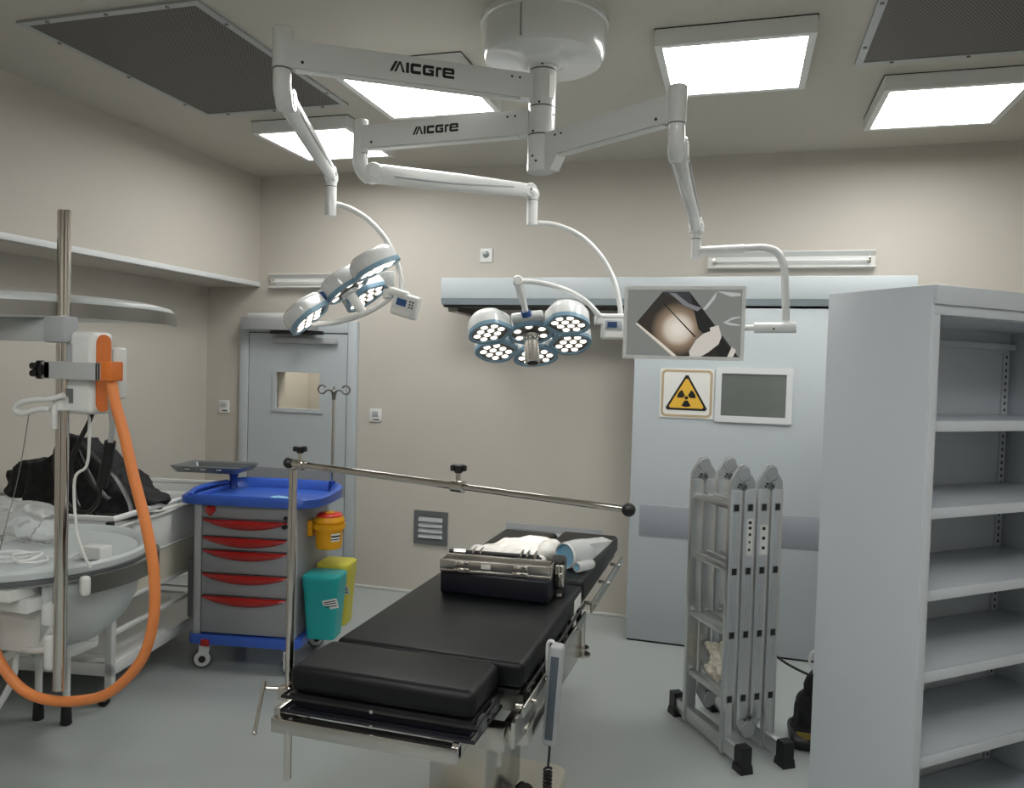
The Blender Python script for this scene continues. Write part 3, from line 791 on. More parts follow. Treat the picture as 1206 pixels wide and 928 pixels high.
layer([(852, 380), (862, 374), (871, 372.5), (871, 374), (862, 376.5), (857, 379.5), (871, 382), (871, 383.5), (860, 383)], .0087, MATS['screen_mist'], 'screen_streak')
me = pic.mesh('screen_picture')
for m_ in pic_m: me.materials.append(m_)
o = bpy.data.objects.new('screen_picture', me); COL.objects.link(o); o.parent = scr; o.matrix_local = WORLD[scr.name] @ XZ

# ================================================================== operating table
t = thing('operating_table', 'black cushioned operating table on a steel column in the middle of the room', 'operating table', (-.9, 2.75, 0))
hc = MB().bx(-1.228, -.655, 1.965, 2.212, .79, .872, .028, 4)
part('head_cushion', hc, M['leather'], t)
part('back_cushion', MB().bx(-1.212, -.585, 2.214, 3.13, .79, .872, .02, 4), M['leather'], t)
part('leg_cushion', MB().bx(-1.195, -.897, 3.135, 4.03, .795, .885, .022, 4), M['leather'], t)
part('leg_cushion', MB().bx(-.885, -.585, 3.135, 4.10, .795, .885, .022, 4), M['leather'], t)
part('cushion_label', MB().box((-.5845, 3.02, .828), (.002, .13, .05)), M['paper'], t, 'white label on the cushion edge')
b = MB()
b.tube([(-1.238, 2.2, .784), (-1.238, 1.955, .784), (-.645, 1.955, .784), (-.645, 2.2, .784)], .0055, 8)
b.bx(-1.225, -.66, 1.97, 2.21, .775, .79, .004)
part('head_frame', b, M['black'], t)
b = MB(); b.bx(-1.222, -.662, 1.968, 2.195, .738, .75, .004).tube([(-1.236, 2.2, .742), (-1.236, 1.957, .742), (-.648, 1.957, .742), (-.648, 2.2, .742)], .0055, 8).bx(-1.215, -.67, 1.985, 2.19, .75, .776)
part('under_tray', b, M['navy'], t)
b = MB()
for y in (2.04, 2.16): b.bx(-.665, -.645, y-.02, y+.02, .74, .78, .003)
part('tray_bracket', b, M['zinc'], t)
part('frame_screw', MB().cyl((-.95, 1.948, .785), (-.95, 1.946, .785), .006, n=10).cyl((-.95, 1.953, .742), (-.95, 1.947, .742), .006, n=10), M['steel'], t)
b = MB(); b.bx(-1.262, -.69, 1.935, 1.975, .683, .725, .003).bx(-1.262, -1.24, 1.95, 2.2, .69, .75, .003).bx(-.71, -.69, 1.95, 2.2, .69, .735, .003)
part('front_bar', b, M['steel'], t)
b = MB(); b.bx(-1.21, -.6, 2.215, 3.14, .77, .79, .004).bx(-1.19, -.9, 3.14, 4.0, .772, .795, .004).bx(-.88, -.6, 3.14, 4.08, .772, .795, .004)
part('cushion_plate', b, M['black'], t)
b = MB(); b.tube([(-.578, 2.22, .79), (-.578, 3.13, .79)], .006, 8).tube([(-.578, 2.22, .735), (-.578, 3.13, .735)], .006, 8)
for k in range(6): b.bx(-.596, -.578, 2.26+k*.16, 2.285+k*.16, .73, .79, .002)
part('edge_frame', b, M['black'], t)
b = MB(); b.bx(-.575, -.565, 2.16, 3.12, .735, .768, .003)
for y in (2.2, 2.5, 2.8, 3.08): b.cyl((-.6, y, .752), (-.566, y, .752), .01, n=12)
rr = part('side_rail', b, M['steel'], t, 'right hand steel rail')
for y in (2.25, 2.42, 2.65, 2.95): part('rail_bolt', MB().cyl((-.565, y, .752), (-.55, y, .752), .008, n=12, bev=.002), M['chrome'], rr)
b = MB(); b.bx(-1.235, -1.225, 2.16, 3.12, .735, .768, .003)
part('side_rail', b, M['steel'], t)
b = MB(); b.bx(-.562, -.552, 3.18, 4.05, .742, .785, .003)
for y in (3.25, 3.6, 3.95): b.cyl((-.6, y, .763), (-.545, y, .763), .009, n=12)
part('leg_rail', b, M['steel'], t)
# beams under the top
b = MB(); pl = [(2.12, .735), (3.14, .735), (3.16, .70), (3.14, .62), (3.05, .585), (2.75, .60), (2.12, .66)]
YZ = Matrix(((0, 0, 1, 0), (1, 0, 0, 0), (0, 1, 0, 0), (0, 0, 0, 1)))
part('side_plate', MB().prism(pl, -.592, -.582, YZ), M['steel'], t); part('side_plate', MB().prism(pl, -1.2, -1.19, YZ), M['steel'], t)
b = MB(); b.bx(-1.19, -.61, 2.35, 3.1, .66, .72, .006).bx(-1.12, -.7, 2.1, 2.36, .665, .705, .004)
part('top_chassis', b, M['darksteel'], t)
b = MB(); b.bx(-.66, -.575, 2.25, 2.62, .605, .662, .004)
mb_ = part('mounting_channel', b, M['steel'], t)
part('channel_slot', MB().bx(-.574, -.5735, 2.31, 2.6, .628, .648), M['black'], mb_)
part('end_lug', MB().bx(-.70, -.62, 2.145, 2.2, .63, .70, .004).cyl((-.64, 2.165, .58), (-.64, 2.165, .64), .009, n=12), M['steel'], t)
b = MB(); b.cyl((-.575, 3.1, .60), (-.575, 3.1, .74), .011, n=14).cyl((-.575, 3.1, .618), (-.575, 3.1, .628), .03, n=24, bev=.003).cyl((-.575, 3.1, .59), (-.575, 3.1, .6), .036, n=24, bev=.003)
part('clamp_knob', b, M['chrome'], t)
b = MB(); b.bx(-1.0, -.79, 2.52, 2.98, .10, .67, .006)
part('column', b, M['steel'], t)
part('column_sleeve', MB().bx(-1.02, -.77, 2.5, 3.0, .56, .66, .006), M['steel'], t)
base = rrect(.5, 1.2, .06, 5, -.876, 2.55)
part('base', MB().prism(base, .03, .105, bev=.02), mat('beige_base', '#bdb9ab', 0.4), t)
part('base_skirt', MB().prism(rrect(.44, 1.14, .05, 5, -.876, 2.55), .0, .03), M['black'], t)
b = MB().cyl((-.735, 2.86, .10), (-.735, 2.86, .145), .03, n=20, bev=.008).tube(spline([(-.78, 2.9, .11), (-.75, 2.88, .14), (-.72, 2.83, .12), (-.70, 2.78, .108)], 6), .008, 8)
part('floor_lock_pedal', b, M['black'], t)
part('lever_loop', MB().tube(spline([(-1.1, 2.72, .108), (-1.07, 2.76, .125), (-1.02, 2.78, .128), (-1.01, 2.74, .115), (-1.03, 2.7, .108)], 6), .006, 8), M['black'], t)

# hand control on the rail
t = thing('hand_control', 'grey slim hand control with coiled cord hooked on the right rail of the operating table', 'remote control', (-.545, 2.48, .54))
part('handset', MB().box((0, 0, 0), (.045, .052, .325), .012, 3, mx=Matrix.Translation((-.535, 2.41, .712)) @ Matrix.Rotation(R(3), 4, 'Y')), M['greyp'], t)
part('keypad', MB().box((.0, -.0265, .0), (.026, .003, .27), .001, mx=Matrix.Translation((-.535, 2.41, .707)) @ Matrix.Rotation(R(3), 4, 'Y')), mat('slate_keypad', '#4f5a63', .4), t)
part('hanger', MB().tube(spline([(-.538, 2.42, .865), (-.548, 2.425, .876), (-.562, 2.425, .865), (-.562, 2.425, .79), (-.56, 2.425, .765)], 5), .006, 8), M['white'], t)
pts = [Vector((-.542, 2.41, .56)), Vector((-.543, 2.408, .51)), Vector((-.545, 2.406, .475))]
for k in range(300):
    a = k*.62; z = .47-k*.0012
    pts.append(Vector((-.545+.012*math.cos(a), 2.405+.012*math.sin(a), z)))
part('coil_cord', MB().tube(pts, .0042, 6), M['black'], t)

# screen frame: upright in a clamp on the left rail, cross bar with ball ends
t = thing('screen_frame', 'steel screen frame with long cross bar and black ball ends clamped to the table edge', 'support frame', (-1.30, 2.09, .46))
pz = Vector((-1.30, 2.09, 1.425))
part('post', MB().cyl((-1.30, 2.09, .46), pz, .0125, n=18, bev=.002), M['chrome'], t)
ba, bb = Vector((-1.385, 2.20, 1.427)), Vector((-.235, 1.80, 1.432))
bu = (bb-ba).normalized()
b = MB().cyl(ba+bu*.01, bb, .0085, n=16).cyl(ba+bu*.03, ba+bu*.71, .0108, n=16)
part('cross_bar', b, M['chrome'], t)
part('ball_end', MB().sphere(ba, .018), M['black'], t)
part('ball_end', MB().sphere(bb, .0165), M['black'], t)
for f in (.045, .58):
    c = ba+bu*(bb-ba).length*f
    part('clamp_collar', MB().cyl(c-bu*.022, c+bu*.022, .0165, n=18, bev=.003).cyl(c, c+Vector((0, 0, .04)), .007, n=12), M['chrome'], t)
    kb = MB().cyl(c+Vector((0, 0, .036)), c+Vector((0, 0, .058)), .012, n=16, bev=.003)
    for q in range(5):
        a = 2*PI*q/5; kb.cyl(c+Vector((.015*math.cos(a), .015*math.sin(a), .042)), c+Vector((.015*math.cos(a), .015*math.sin(a), .058)), .0085, n=10, bev=.002)
    part('star_knob', kb, M['black'], t)
b = MB().bx(-1.325, -1.235, 2.06, 2.12, .715, .755, .006).bx(-1.265, -1.228, 2.065, 2.115, .66, .76, .005).cyl((-1.38, 2.07, .742), (-1.3, 2.09, .742), .007, n=12)
cl = part('rail_clamp', b, M['chrome'], t)
part('tightening_lever', MB().cyl((-1.372, 2.068, .765), (-1.372, 2.02, .625), .006, n=12).sphere((-1.372, 2.02, .625), .008, seg=12), M['chrome'], cl)

# positioning accessory lying across the table
t = thing('padded_positioner', 'navy padded block with steel channel and clamps lying across the operating table', 'table accessory', (-.87, 2.9, .872))
AX = Matrix.Translation((-.872, 2.86, .872))
AC = AX @ Matrix.Translation((0, 0, -.024)) @ Matrix.Rotation(R(5), 4, 'Z')
part('pad', MB().box((0, .0, .046), (.435, .11, .092), .012, 3, mx=AX), M['navy'], t)
b = MB()
b.box((0, -.005, .121), (.435, .1, .012), .003, mx=AC).box((0, -.05, .142), (.43, .006, .04), .002, mx=AC).box((0, .05, .142), (.43, .006, .04), .002, mx=AC).box((-.215, 0, .142), (.008, .1, .042), .002, mx=AC).box((.215, 0, .142), (.008, .1, .042), .002, mx=AC)
ch = part('channel', b, M['steel'], t)
for xx in (-.13, .10):
    part('latch_plate', MB().box((xx, -.055, .145), (.055, .006, .026), .002, mx=AC).box((xx, -.056, .125), (.06, .012, .016), .002, mx=AC), M['chrome'], ch)
part('name_plate', MB().box((-.035, -.0545, .145), (.036, .003, .018), .001, mx=AC), M['paper'], ch)
b = MB().cyl((-.23, .13, .15), (.14, .13, .15), .011, n=14, mx=AC).box((-.1, .13, .13), (.12, .07, .035), .006, mx=AC).box((.1, .12, .125), (.1, .07, .05), .006, mx=AC)
part('black_clamp_body', b, M['black'], t)
for xx in (-.12, -.09, .075, .1, .13): part('clamp_jaw', MB().box((xx, .115, .148), (.008, .06, .055), .002, mx=AC), M['chrome'], t)
part('rod_sleeve', MB().cyl((-.21, .13, .15), (-.16, .13, .15), .013, n=14, mx=AC), M['chrome'], t)
b = MB().box((.225, .09, .085), (.06, .09, .17), .014, 3, mx=AC)
part('end_pad', b, M['black'], t)
part('end_fitting', MB().box((.24, .03, .112), (.035, .03, .085), .004, mx=AC).box((.245, .012, .1), (.02, .006, .05), .002, mx=AC).box((.235, .036, .035), (.03, .02, .014), .002, mx=AC), M['chrome'], t)

# clear film bag and wrapped roll
bag = MB()
for (x, y, z, a, bb_, c) in ((-1.0, 3.32, .905, .17, .20, .03), (-.94, 3.45, .915, .15, .16, .04), (-1.06, 3.42, .9, .12, .16, .025), (-.88, 3.34, .91, .10, .14, .035), (-.88, 3.5, .92, .1, .12, .05)):
    bag.sphere((x, y, z), 1, (a, bb_, c), seg=28)
o = single('plastic_bag', bag, M['foil'], 'flat crumpled clear plastic bag shining under the lamp on the operating table', 'plastic bag', loc=(-.95, 3.4, .885))
blobmod(o, .01, .035, .07, 2)
t = thing('wrapped_tube', 'white wrapped roll with light blue open end on the operating table', 'roll', (-.70, 3.40, .885))
ax0, ax1 = Vector((-.70, 3.29, .946)), Vector((-.58, 3.50, .948))
fm = frame(ax0, z=ax1-ax0)
part('wrapping', MB().lathe([(.052, 0), (.058, .02), (.06, .08), (.056, .13), (.04, .165), (0, .175)], 28, fm).hull([fm @ Vector(q) for q in ((.03, .05, .12), (-.05, .03, .12), (.045, -.045, .12), (-.04, -.045, .12), (.07, -.045, .24), (.0, -.048, .255), (.05, -.02, .235))]), M['bagfilm'], t)
part('blue_lining', MB().lathe([(.050, .002), (.047, .012), (.044, .018), (0, .02)], 28, fm), M['lightblue'], t, 'light blue inside')
part('rim', MB().lathe([(.052, -.002), (.056, -.002), (.056, .008), (.052, .008)], 28, fm), M['white'], t)
fm2 = frame(Vector((-.640, 3.26, .908)), z=ax1-ax0)
part('small_tube', MB().lathe([(.014, .0), (.022, .0), (.024, .06), (.02, .1), (0, .1)], 20, fm2), M['bagfilm'], t)
part('small_lining', MB().lathe([(.0, .012), (.0165, .002), (.0165, .001)], 20, fm2), M['lightblue'], t)
b = MB().sphere((-.80, 3.42, .935), 1, (.055, .11, .045), seg=24)
o = part('loose_wrap', b, M['foil'], t); blobmod(o, .008, .02, .05, 1)

# ================================================================== medicine cart
CY = math.atan2(.17, .985)
t = thing('medical_cart', 'grey drawer cart with red handles and a blue top beside the operating table', 'cart', (-2.92, 3.69, 0), CY, world=False)
part('chassis', MB().prism(rrect(.66, .56, .06, 5, .30, .25), .155, .205, bev=.012), M['blue'], t)
for cx_, cy_, rz in ((.05, .03, 20), (.55, .03, -60), (.55, .47, 40), (.05, .47, 160)):
    mx = Matrix.Translation((cx_, cy_, 0)) @ Matrix.Rotation(R(rz), 4, 'Z')
    c = MB().cyl((0, 0, .128), (0, 0, .16), .022, n=18, mx=mx).prism([(-.03, .06), (-.02, .135), (.03, .135), (.035, .11), (.02, .045), (-.005, .025), (-.025, .035)], -.028, -.02, mx @ Matrix.Rotation(R(90), 4, 'X')).prism([(-.03, .06), (-.02, .135), (.03, .135), (.035, .11), (.02, .045), (-.005, .025), (-.025, .035)], .02, .028, mx @ Matrix.Rotation(R(90), 4, 'X')).box((0, 0, .13), (.05, .05, .012), .004, mx=mx)
    cs = part('caster', c, M['white'], t)
    part('caster_wheel', MB().cyl((-.005, -.019, .055), (-.005, .019, .055), .055, n=28, bev=.006, mx=mx), M['greyd'], cs)
    part('wheel_cover', MB().cyl((-.005, -.0235, .055), (-.005, .0235, .055), .044, n=28, bev=.003, mx=mx), M['white'], cs)
    part('caster_hub', MB().cyl((-.005, -.0295, .055), (-.005, .0295, .055), .02, n=20, mx=mx), M['black'], cs)
part('body', MB().bx(.0, .6, .02, .5, .205, .945, .008).bx(.0, .6, .0, .03, .868, .942, .004), M['cart'], t)
for x0, x1, y0, y1 in ((0, .045, -.012, .03), (.555, .6, -.012, .03), (.57, .603, .46, .505)):
    part('corner_post', MB().bx(x0, x1, y0, y1, .2, .944, .012, 3), M['cartlt'], t)
levels = [(.765, .862), (.69, .762), (.556, .687), (.43, .553), (.212, .427)]
for z0, z1 in levels:
    d = part('drawer', MB().bx(.05, .55, -.006, .02, z0+.003, z1-.003, .004), M['cart'], t)
    n = 22; top = []; bot = []
    for k in range(n+1):
        f = k/n; x = .055+.49*f; bot.append((x, -.006-(.04*math.sin(PI*f)**.8), f))
    rows = []
    for x, y, f in bot:
        s_ = math.sin(PI*f)**.7 if 0 < f < 1 else 0
        hh = .010+.048*s_; dp = .004+.024*s_
        rows.append([(x, -.004, z1-.002), (x, -.006-dp*.7, z1-.003), (x, -.008-dp, z1-.012), (x, -.007-dp*.9, z1-hh*.75), (x, -.004, z1-hh)])
    h = MB().quadstrip(rows)
    part('handle', h, M['red'], d, 'curved glossy red handle', ang=60)
hb = [(0, -.03), (.03, .0), (.026, .024), (.012, .03), (0, .022), (-.012, .03), (-.026, .024), (-.03, 0)]
part('lock_tab', MB().prism(hb, 0, .014, Matrix.Translation((.095, .0, .905)) @ Matrix.Rotation(R(90), 4, 'X'), bev=.004), M['red'], t, 'red heart shaped tab')
part('lock_knob', MB().cyl((.535, -.03, .84), (.535, 0, .84), .014, n=18, bev=.003).cyl((.535, -.014, .885), (.535, 0, .885), .01, n=14), M['black'], t)
part('brake_tab', MB().box((.09, -.035, .165), (.05, .015, .04), .008), M['red'], t)
# blue moulded top
out = [(v.x, v.y) for v in chaikin([Vector(q) for q in ((-.09, -.0), (.0, -.035), (.56, -.03), (.66, -.005), (.72, .10), (.72, .40), (.68, .50), (.56, .57), (.05, .57), (-.02, .52), (-.11, .36), (-.12, .12))], 3)]
cx_ = .29; cy_ = .25
ins = [(cx_+(x-cx_)*.92, cy_+(y-cy_)*.90) for x, y in out]
b = MB().prism(out, .944, .962)
n = len(out); rows = []
for k in range(n+1):
    x, y = out[k % n]; xi, yi = ins[k % n]
    hgt = 1.0+.022*max(0, (y-.1)/.5) - (.012 if x < -.02 else 0)
    rows.append([(x, y, .95), (x*1.01, y, hgt-.01), ((x*.65+xi*.35), (y*.65+yi*.35), hgt), (xi, yi, hgt-.012), (cx_+(xi-cx_)*.97, cy_+(yi-cy_)*.97, .9625)])
b.quadstrip(rows)
part('top_tray', b, M['blue'], t, ang=60)
part('tray_grip', MB().tube(spline([(-.03, .0, .985), (-.06, .08, .995), (-.075, .2, 1.0), (-.06, .34, 1.0), (-.03, .44, 1.0)], 6), .016, 10), M['blue'], t)
part('tray_divider', MB().bx(-.03, -.012, .06, .46, .96, .99, .006), M['blue'], t)
# raised instrument tray at the back left
b = MB(); tr = rrect(.44, .32, .03, 4, -.12, .46); tri_ = rrect(.40, .28, .02, 4, -.12, .46); trb = rrect(.38, .26, .02, 4, -.12, .46)
b.prism(trb, 1.066, 1.07)
n = len(tr)
rows = [[(trb[k % n][0], trb[k % n][1], 1.066), (tr[k % n][0], tr[k % n][1], 1.102), (tr[k % n][0]*.999, tr[k % n][1], 1.105), (tri_[k % n][0], tri_[k % n][1], 1.098), (trb[k % n][0], trb[k % n][1], 1.071)] for k in range(n+1)]
b.quadstrip(rows)
st = part('swing_tray', b, M['zinc'], t)
bs = MB()
for xx in (-.22, -.12, -.02): bs.box((xx, .306, 1.09), (.032, .004, .008), .001)
part('tray_slots', bs, M['paper'], st)
part('tray_post', MB().lathe([(.03, .96), (.022, .99), (.024, 1.03), (.03, 1.05), (.026, 1.066), (0, 1.066)], 20, Matrix.Translation((-.0, .46, 0))), M['dblue'], t)
# drip pole
b = MB().cyl((.62, .5, .95), (.62, .5, 1.56), .0095, n=16)
iv = part('drip_pole', b, M['chrome'], t)
part('pole_socket', MB().cyl((.62, .5, .93), (.62, .5, 1.03), .02, n=18, bev=.003), M['dblue'], t)
hk = MB().lathe([(.011, 1.53), (.014, 1.56), (.02, 1.585), (.0, 1.6)], 16, Matrix.Translation((.62, .5, 0))).cyl((.62, .5, 1.6), (.62, .5, 1.612), .006, n=10)
for s_ in (-1, 1):
    pp = [Vector((.62, .5, 1.583)), Vector((.62+s_*.04, .5, 1.59))]
    for k in range(13):
        a = R(200+k*26) if s_ > 0 else R(-20-k*26)
        pp.append(Vector((.62+s_*.075+.026*math.cos(a), .5, 1.592+.026*math.sin(a))))
    hk.tube(pp, .0055, 8)
part('drip_hooks', hk, M['darksteel'], iv)
b = MB().bx(-.085, -.004, .08, .40, .26, .60, .012)
part('side_bin', b, M['greyd'], t)
# things carried by the cart
def place(x, y, z): return Matrix.Translation((-2.92, 3.69, 0)) @ Matrix.Rotation(CY, 4, 'Z') @ Matrix.Translation((x, y, z))
t = thing('sharps_container', 'round yellow sharps container with red lid held on the right side of the cart', 'container', place(.71, .20, .69).translation)
mx = place(.715, .20, .685)
part('tub', MB().lathe([(0, 0), (.068, 0), (.074, .006), (.082, .13), (.082, .15), (.088, .155), (.088, .165), (.078, .185), (0, .188)], 32, mx), M['yellow'], t)
part('lid', MB().lathe([(.077, .180), (.074, .195), (.06, .204), (0, .206)], 32, mx), M['redlid'], t, 'red lid')
b = MB()
for a in range(0, 360, 60): b.sphere((.018*math.cos(R(a)), .018*math.sin(R(a)), .207), .016, (1, 1, .35), seg=12, mx=mx)
part('flap', b, M['yellow'], t)
part('holder_ring', MB().lathe([(.082, .115), (.092, .115), (.092, .145), (.084, .145)], 32, mx).box((-.1, 0, .115), (.03, .09, .09), .004, mx=mx), M['yellow'], t)
b = MB(); pr = [(math.radians(-62+q*7), 0) for q in range(7)]
b.quadstrip([[(.0775*math.cos(a), .0775*math.sin(a), .05), (.0808*math.cos(a), .0808*math.sin(a), .095)] for a, _ in pr], mx)
part('label', b, M['paper'], t)
b = MB(); b.quadstrip([[(.0783*math.cos(a), .0783*math.sin(a), .058), (.079*math.cos(a), .079*math.sin(a), .064)] for a, _ in pr], mx); b.quadstrip([[(.0799*math.cos(a), .0799*math.sin(a), .074), (.0808*math.cos(a), .0808*math.sin(a), .084)] for a, _ in pr], mx)
part('label_print', b, M['ink'], t)
def bin_(name, label, m, x, y, w, d, z0, z1):
    t = thing(name, label, 'bin', place(x, y, z0).translation, group=None)
    mx = place(x, y, z0); h = z1-z0
    lo = rrect(w*.78, d*.78, .03, 4); hi = rrect(w, d, .04, 4)
    b = MB(); n = len(lo)
    rs = [[(lo[k % n][0], lo[k % n][1], 0), (lo[k % n][0], lo[k % n][1], .004), (hi[k % n][0]*.97, hi[k % n][1]*.97, h*.8), (hi[k % n][0], hi[k % n][1], h*.8), (hi[k % n][0]*1.01, hi[k % n][1]*1.01, h*.94)] for k in range(n+1)]
    b.quadstrip(rs, mx); b.prism(lo, 0, .003, mx)
    part('bucket', b, m, t)
    part('lid', MB().prism([(q[0]*1.03, q[1]*1.03) for q in hi], h*.93, h, mx, bev=.012), m, t)
    part('label', MB().box((w*.40, -d*.40, h*.55), (.07, .002, .055), mx=mx @ Matrix.Rotation(R(0), 4, 'Z')) if False else MB().box((0, 0, 0), (.085, .003, .055), mx=mx @ Matrix.Translation((w*.32, -d*.455, h*.58)) @ Matrix.Rotation(R(8), 4, 'X') @ Matrix.Rotation(R(-14), 4, 'Y')), M['paper'], t)
    b = MB()
    for q in (-.012, .004, .016): b.box((0, -.0018, q), (.07, .002, .005), mx=mx @ Matrix.Translation((w*.32, -d*.455, h*.58)) @ Matrix.Rotation(R(8), 4, 'X') @ Matrix.Rotation(R(-14), 4, 'Y'))
    part('label_print', b, M['ink'], t)
bin_('waste_bin', 'teal lidded waste bin hung on the right side of the cart', M['teal'], .725, .12, .21, .2, .20, .56)
bin_('waste_bin', 'lime yellow lidded waste bin hung behind the teal bin on the cart', M['lime'], .712, .36, .2, .2, .20, .57)
o = MB().sphere((0, 0, .014), 1, (.06, .04, .016), seg=20, mx=place(.46, .08, .964))
o = single('glove_pack', o, M['lightblue'], 'small light blue soft pack lying in the blue cart top', 'pack', loc=place(.46, .08, .964).translation)
blobmod(o, .006, .01, .03, 1)

# ================================================================== folded ladder
LO = Vector((-.017, 3.64, 0)); ls = Vector((.834, .552, 0)).normalized()
t = thing('folding_ladder', 'aluminium folding ladder standing folded in four sections before the sliding door', 'ladder', LO, math.atan2(ls.y, ls.x), world=False)
# local: x along the stack, y along the rungs
LW = .36; SW = .062; ST = .026; STEP = .073
Zr = [.27, .565, .858, 1.15]
for k in range(4):
    low = k in (0, 3)
    z0, z1 = (.02, 1.235) if low else (.165, 1.235)
    for yy in (0, LW):
        x0 = k*STEP
        y0, y1 = (yy, yy+ST) if yy == 0 else (yy-ST, yy)
        s_ = MB().bx(x0, x0+SW, y0, y1, z0, z1, .004)
        # shallow ribs along the outside face
        yo = -.0012 if yy == 0 else LW
        for q in (.018, .031, .044): s_.bx(x0+q-.002, x0+q+.002, yo, yo+.0012, z0+.01, z1-.01)
        st = part('stile', s_, M['alu'], t)
        if yy == 0:
            for z in Zr:
                part('rung_end', MB().box((x0+SW/2, -.001, z), (.026, .004, .03), .001), M['black'], st, 'black square rung end')
                b = MB(); b.ringprism(rrect(.034, .04, .005), rrect(.026, .03, .003), 0, .003, Matrix.Translation((x0+SW/2, 0, z)) @ Matrix.Rotation(R(90), 4, 'X'))
                part('rung_collar', b, M['aluend'], st)
    for z in Zr:
        part('rung', MB().bx(k*STEP+.016, k*STEP+.046, ST*.5, LW-ST*.5, z-.014, z+.014, .004).bx(k*STEP+.018, k*STEP+.022, ST, LW-ST, z+.014, z+.017).bx(k*STEP+.04, k*STEP+.044, ST, LW-ST, z+.014, z+.017), M['alu'], t)
def hinge(xm, y0, y1, zt, up):
    sg = 1 if up else -1
    pl = [(-.066, -.075), (.066, -.075), (.066, .03), (.034, .085), (.012, .10), (-.012, .10), (-.034, .085), (-.066, .03)]
    pa_ = [(-.066, -.075), (-.008, -.075), (-.008, .02), (.025, .03), (.036, .06), (.026, .088), (.0, .10), (-.02, .095), (-.05, .05), (-.066, .02)]
    pb_ = [(.066, -.075), (.008, -.075), (.008, .02), (.03, .028), (.04, .055), (.052, .045), (.066, .02)]
    MX = Matrix(((1, 0, 0, xm), (0, 0, 1, 0), (0, sg, 0, zt), (0, 0, 0, 1)))
    b = MB().prism(pa_, y0, y1, MX).prism(pb_, y0+.004, y1-.004, MX)
    b.cyl((0, .058, y0-.004), (0, .058, y1+.004), .034, n=28, bev=.002, mx=MX)
    h = part('hinge', b, M['aluend'], t)
    part('hinge_pin', MB().lathe([(.010, y0-.009), (.016, y0-.009), (.016, y1+.009), (.010, y1+.009), (.010, y0-.009)], 18, MX), M['zinc'], h)
    b = MB()
    for q in ((-.02, .012), (-.028, .0), (.015, .0)): b.cyl((q[0], q[1], y0-.003), (q[0], q[1], y1+.003), .005, n=8, mx=MX)
    for q in ((-.05, -.035), (-.02, -.035), (-.05, -.06), (-.02, -.06), (.05, -.035), (.02, -.035), (.05, -.06), (.02, -.06)): b.cyl((q[0], q[1], y0-.003), (q[0], q[1], y1+.003), .0035, n=8, mx=MX)
    part('rivet', b, M['black'], h)
for yy in (.004, LW-ST+.004):
    for xm in (.0675, .0675+2*STEP): hinge(xm, yy, yy+.018, 1.245, True)
    hinge(.0675+STEP, yy, yy+.018, .175, False)
for k in (0, 3):
    x0 = k*STEP
    bar = part('stabiliser_bar', MB().bx(x0+.008, x0+.05, -.10, LW+.08, .03, .098, .004), M['alu'], t)
    for y0, y1 in ((-.155, -.095), (LW+.075, LW+.135)):
        yo = (y0+y1)/2; s_ = -1 if y0 < 0 else 1
        b = MB().prism([(-.028, .03), (.028, .03), (.028, .115), (-.02, .115), (-.028, .10)], x0+.003, x0+.056, Matrix(((0, 0, 1, 0), (s_, 0, 0, yo), (0, 1, 0, 0), (0, 0, 0, 1)))).prism([(-.036, 0), (.036, 0), (.028, .035), (-.028, .035)], x0-.002, x0+.061, Matrix(((0, 0, 1, 0), (s_, 0, 0, yo), (0, 1, 0, 0), (0, 0, 0, 1))))
        part('rubber_foot', b, M['black'], bar, 'black rubber foot')
part('warning_label', MB().bx(STEP+.016, STEP+.05, -.0024, -.0014, .93, 1.10), M['paper'], t, 'torn white sticker')
lp = MB()
for z in (.95, .985, 1.02, 1.05, 1.075): lp.bx(STEP+.024+random.random()*.006, STEP+.036+random.random()*.01, -.003, -.0025, z, z+.012)
for z in (.955, 1.0, 1.045): lp.bx(2*STEP+.026, 2*STEP+.042, -.003, -.0025, z, z+.014)
part('instruction_label', MB().bx(2*STEP+.014, 2*STEP+.054, -.0024, -.0014, .93, 1.07), M['paper'], t)
part('label_print', lp, M['ink'], t)
Lmx = Matrix.Translation(LO) @ Matrix.Rotation(math.atan2(ls.y, ls.x), 4, 'Z')
cb = MB()
for (x, y, z, a, bb_, c) in ((.10, .22, .31, .035, .07, .04), (.10, .19, .36, .032, .05, .045), (.11, .24, .385, .025, .04, .06), (.10, .28, .41, .018, .04, .022), (.11, .17, .42, .02, .025, .05), (.10, .24, .30, .025, .075, .025), (.10, .16, .33, .03, .05, .04)):
    cb.sphere((x, y, z), 1, (a, bb_, c), seg=16, mx=Lmx)
o = single('cleaning_cloth', cb, M['cloth'], 'crumpled cream glove or cloth stuffed between the ladder rungs', 'cloth', loc=Lmx @ Vector((.1, .21, .283)))
blobmod(o, .006, .035, .03, 1)

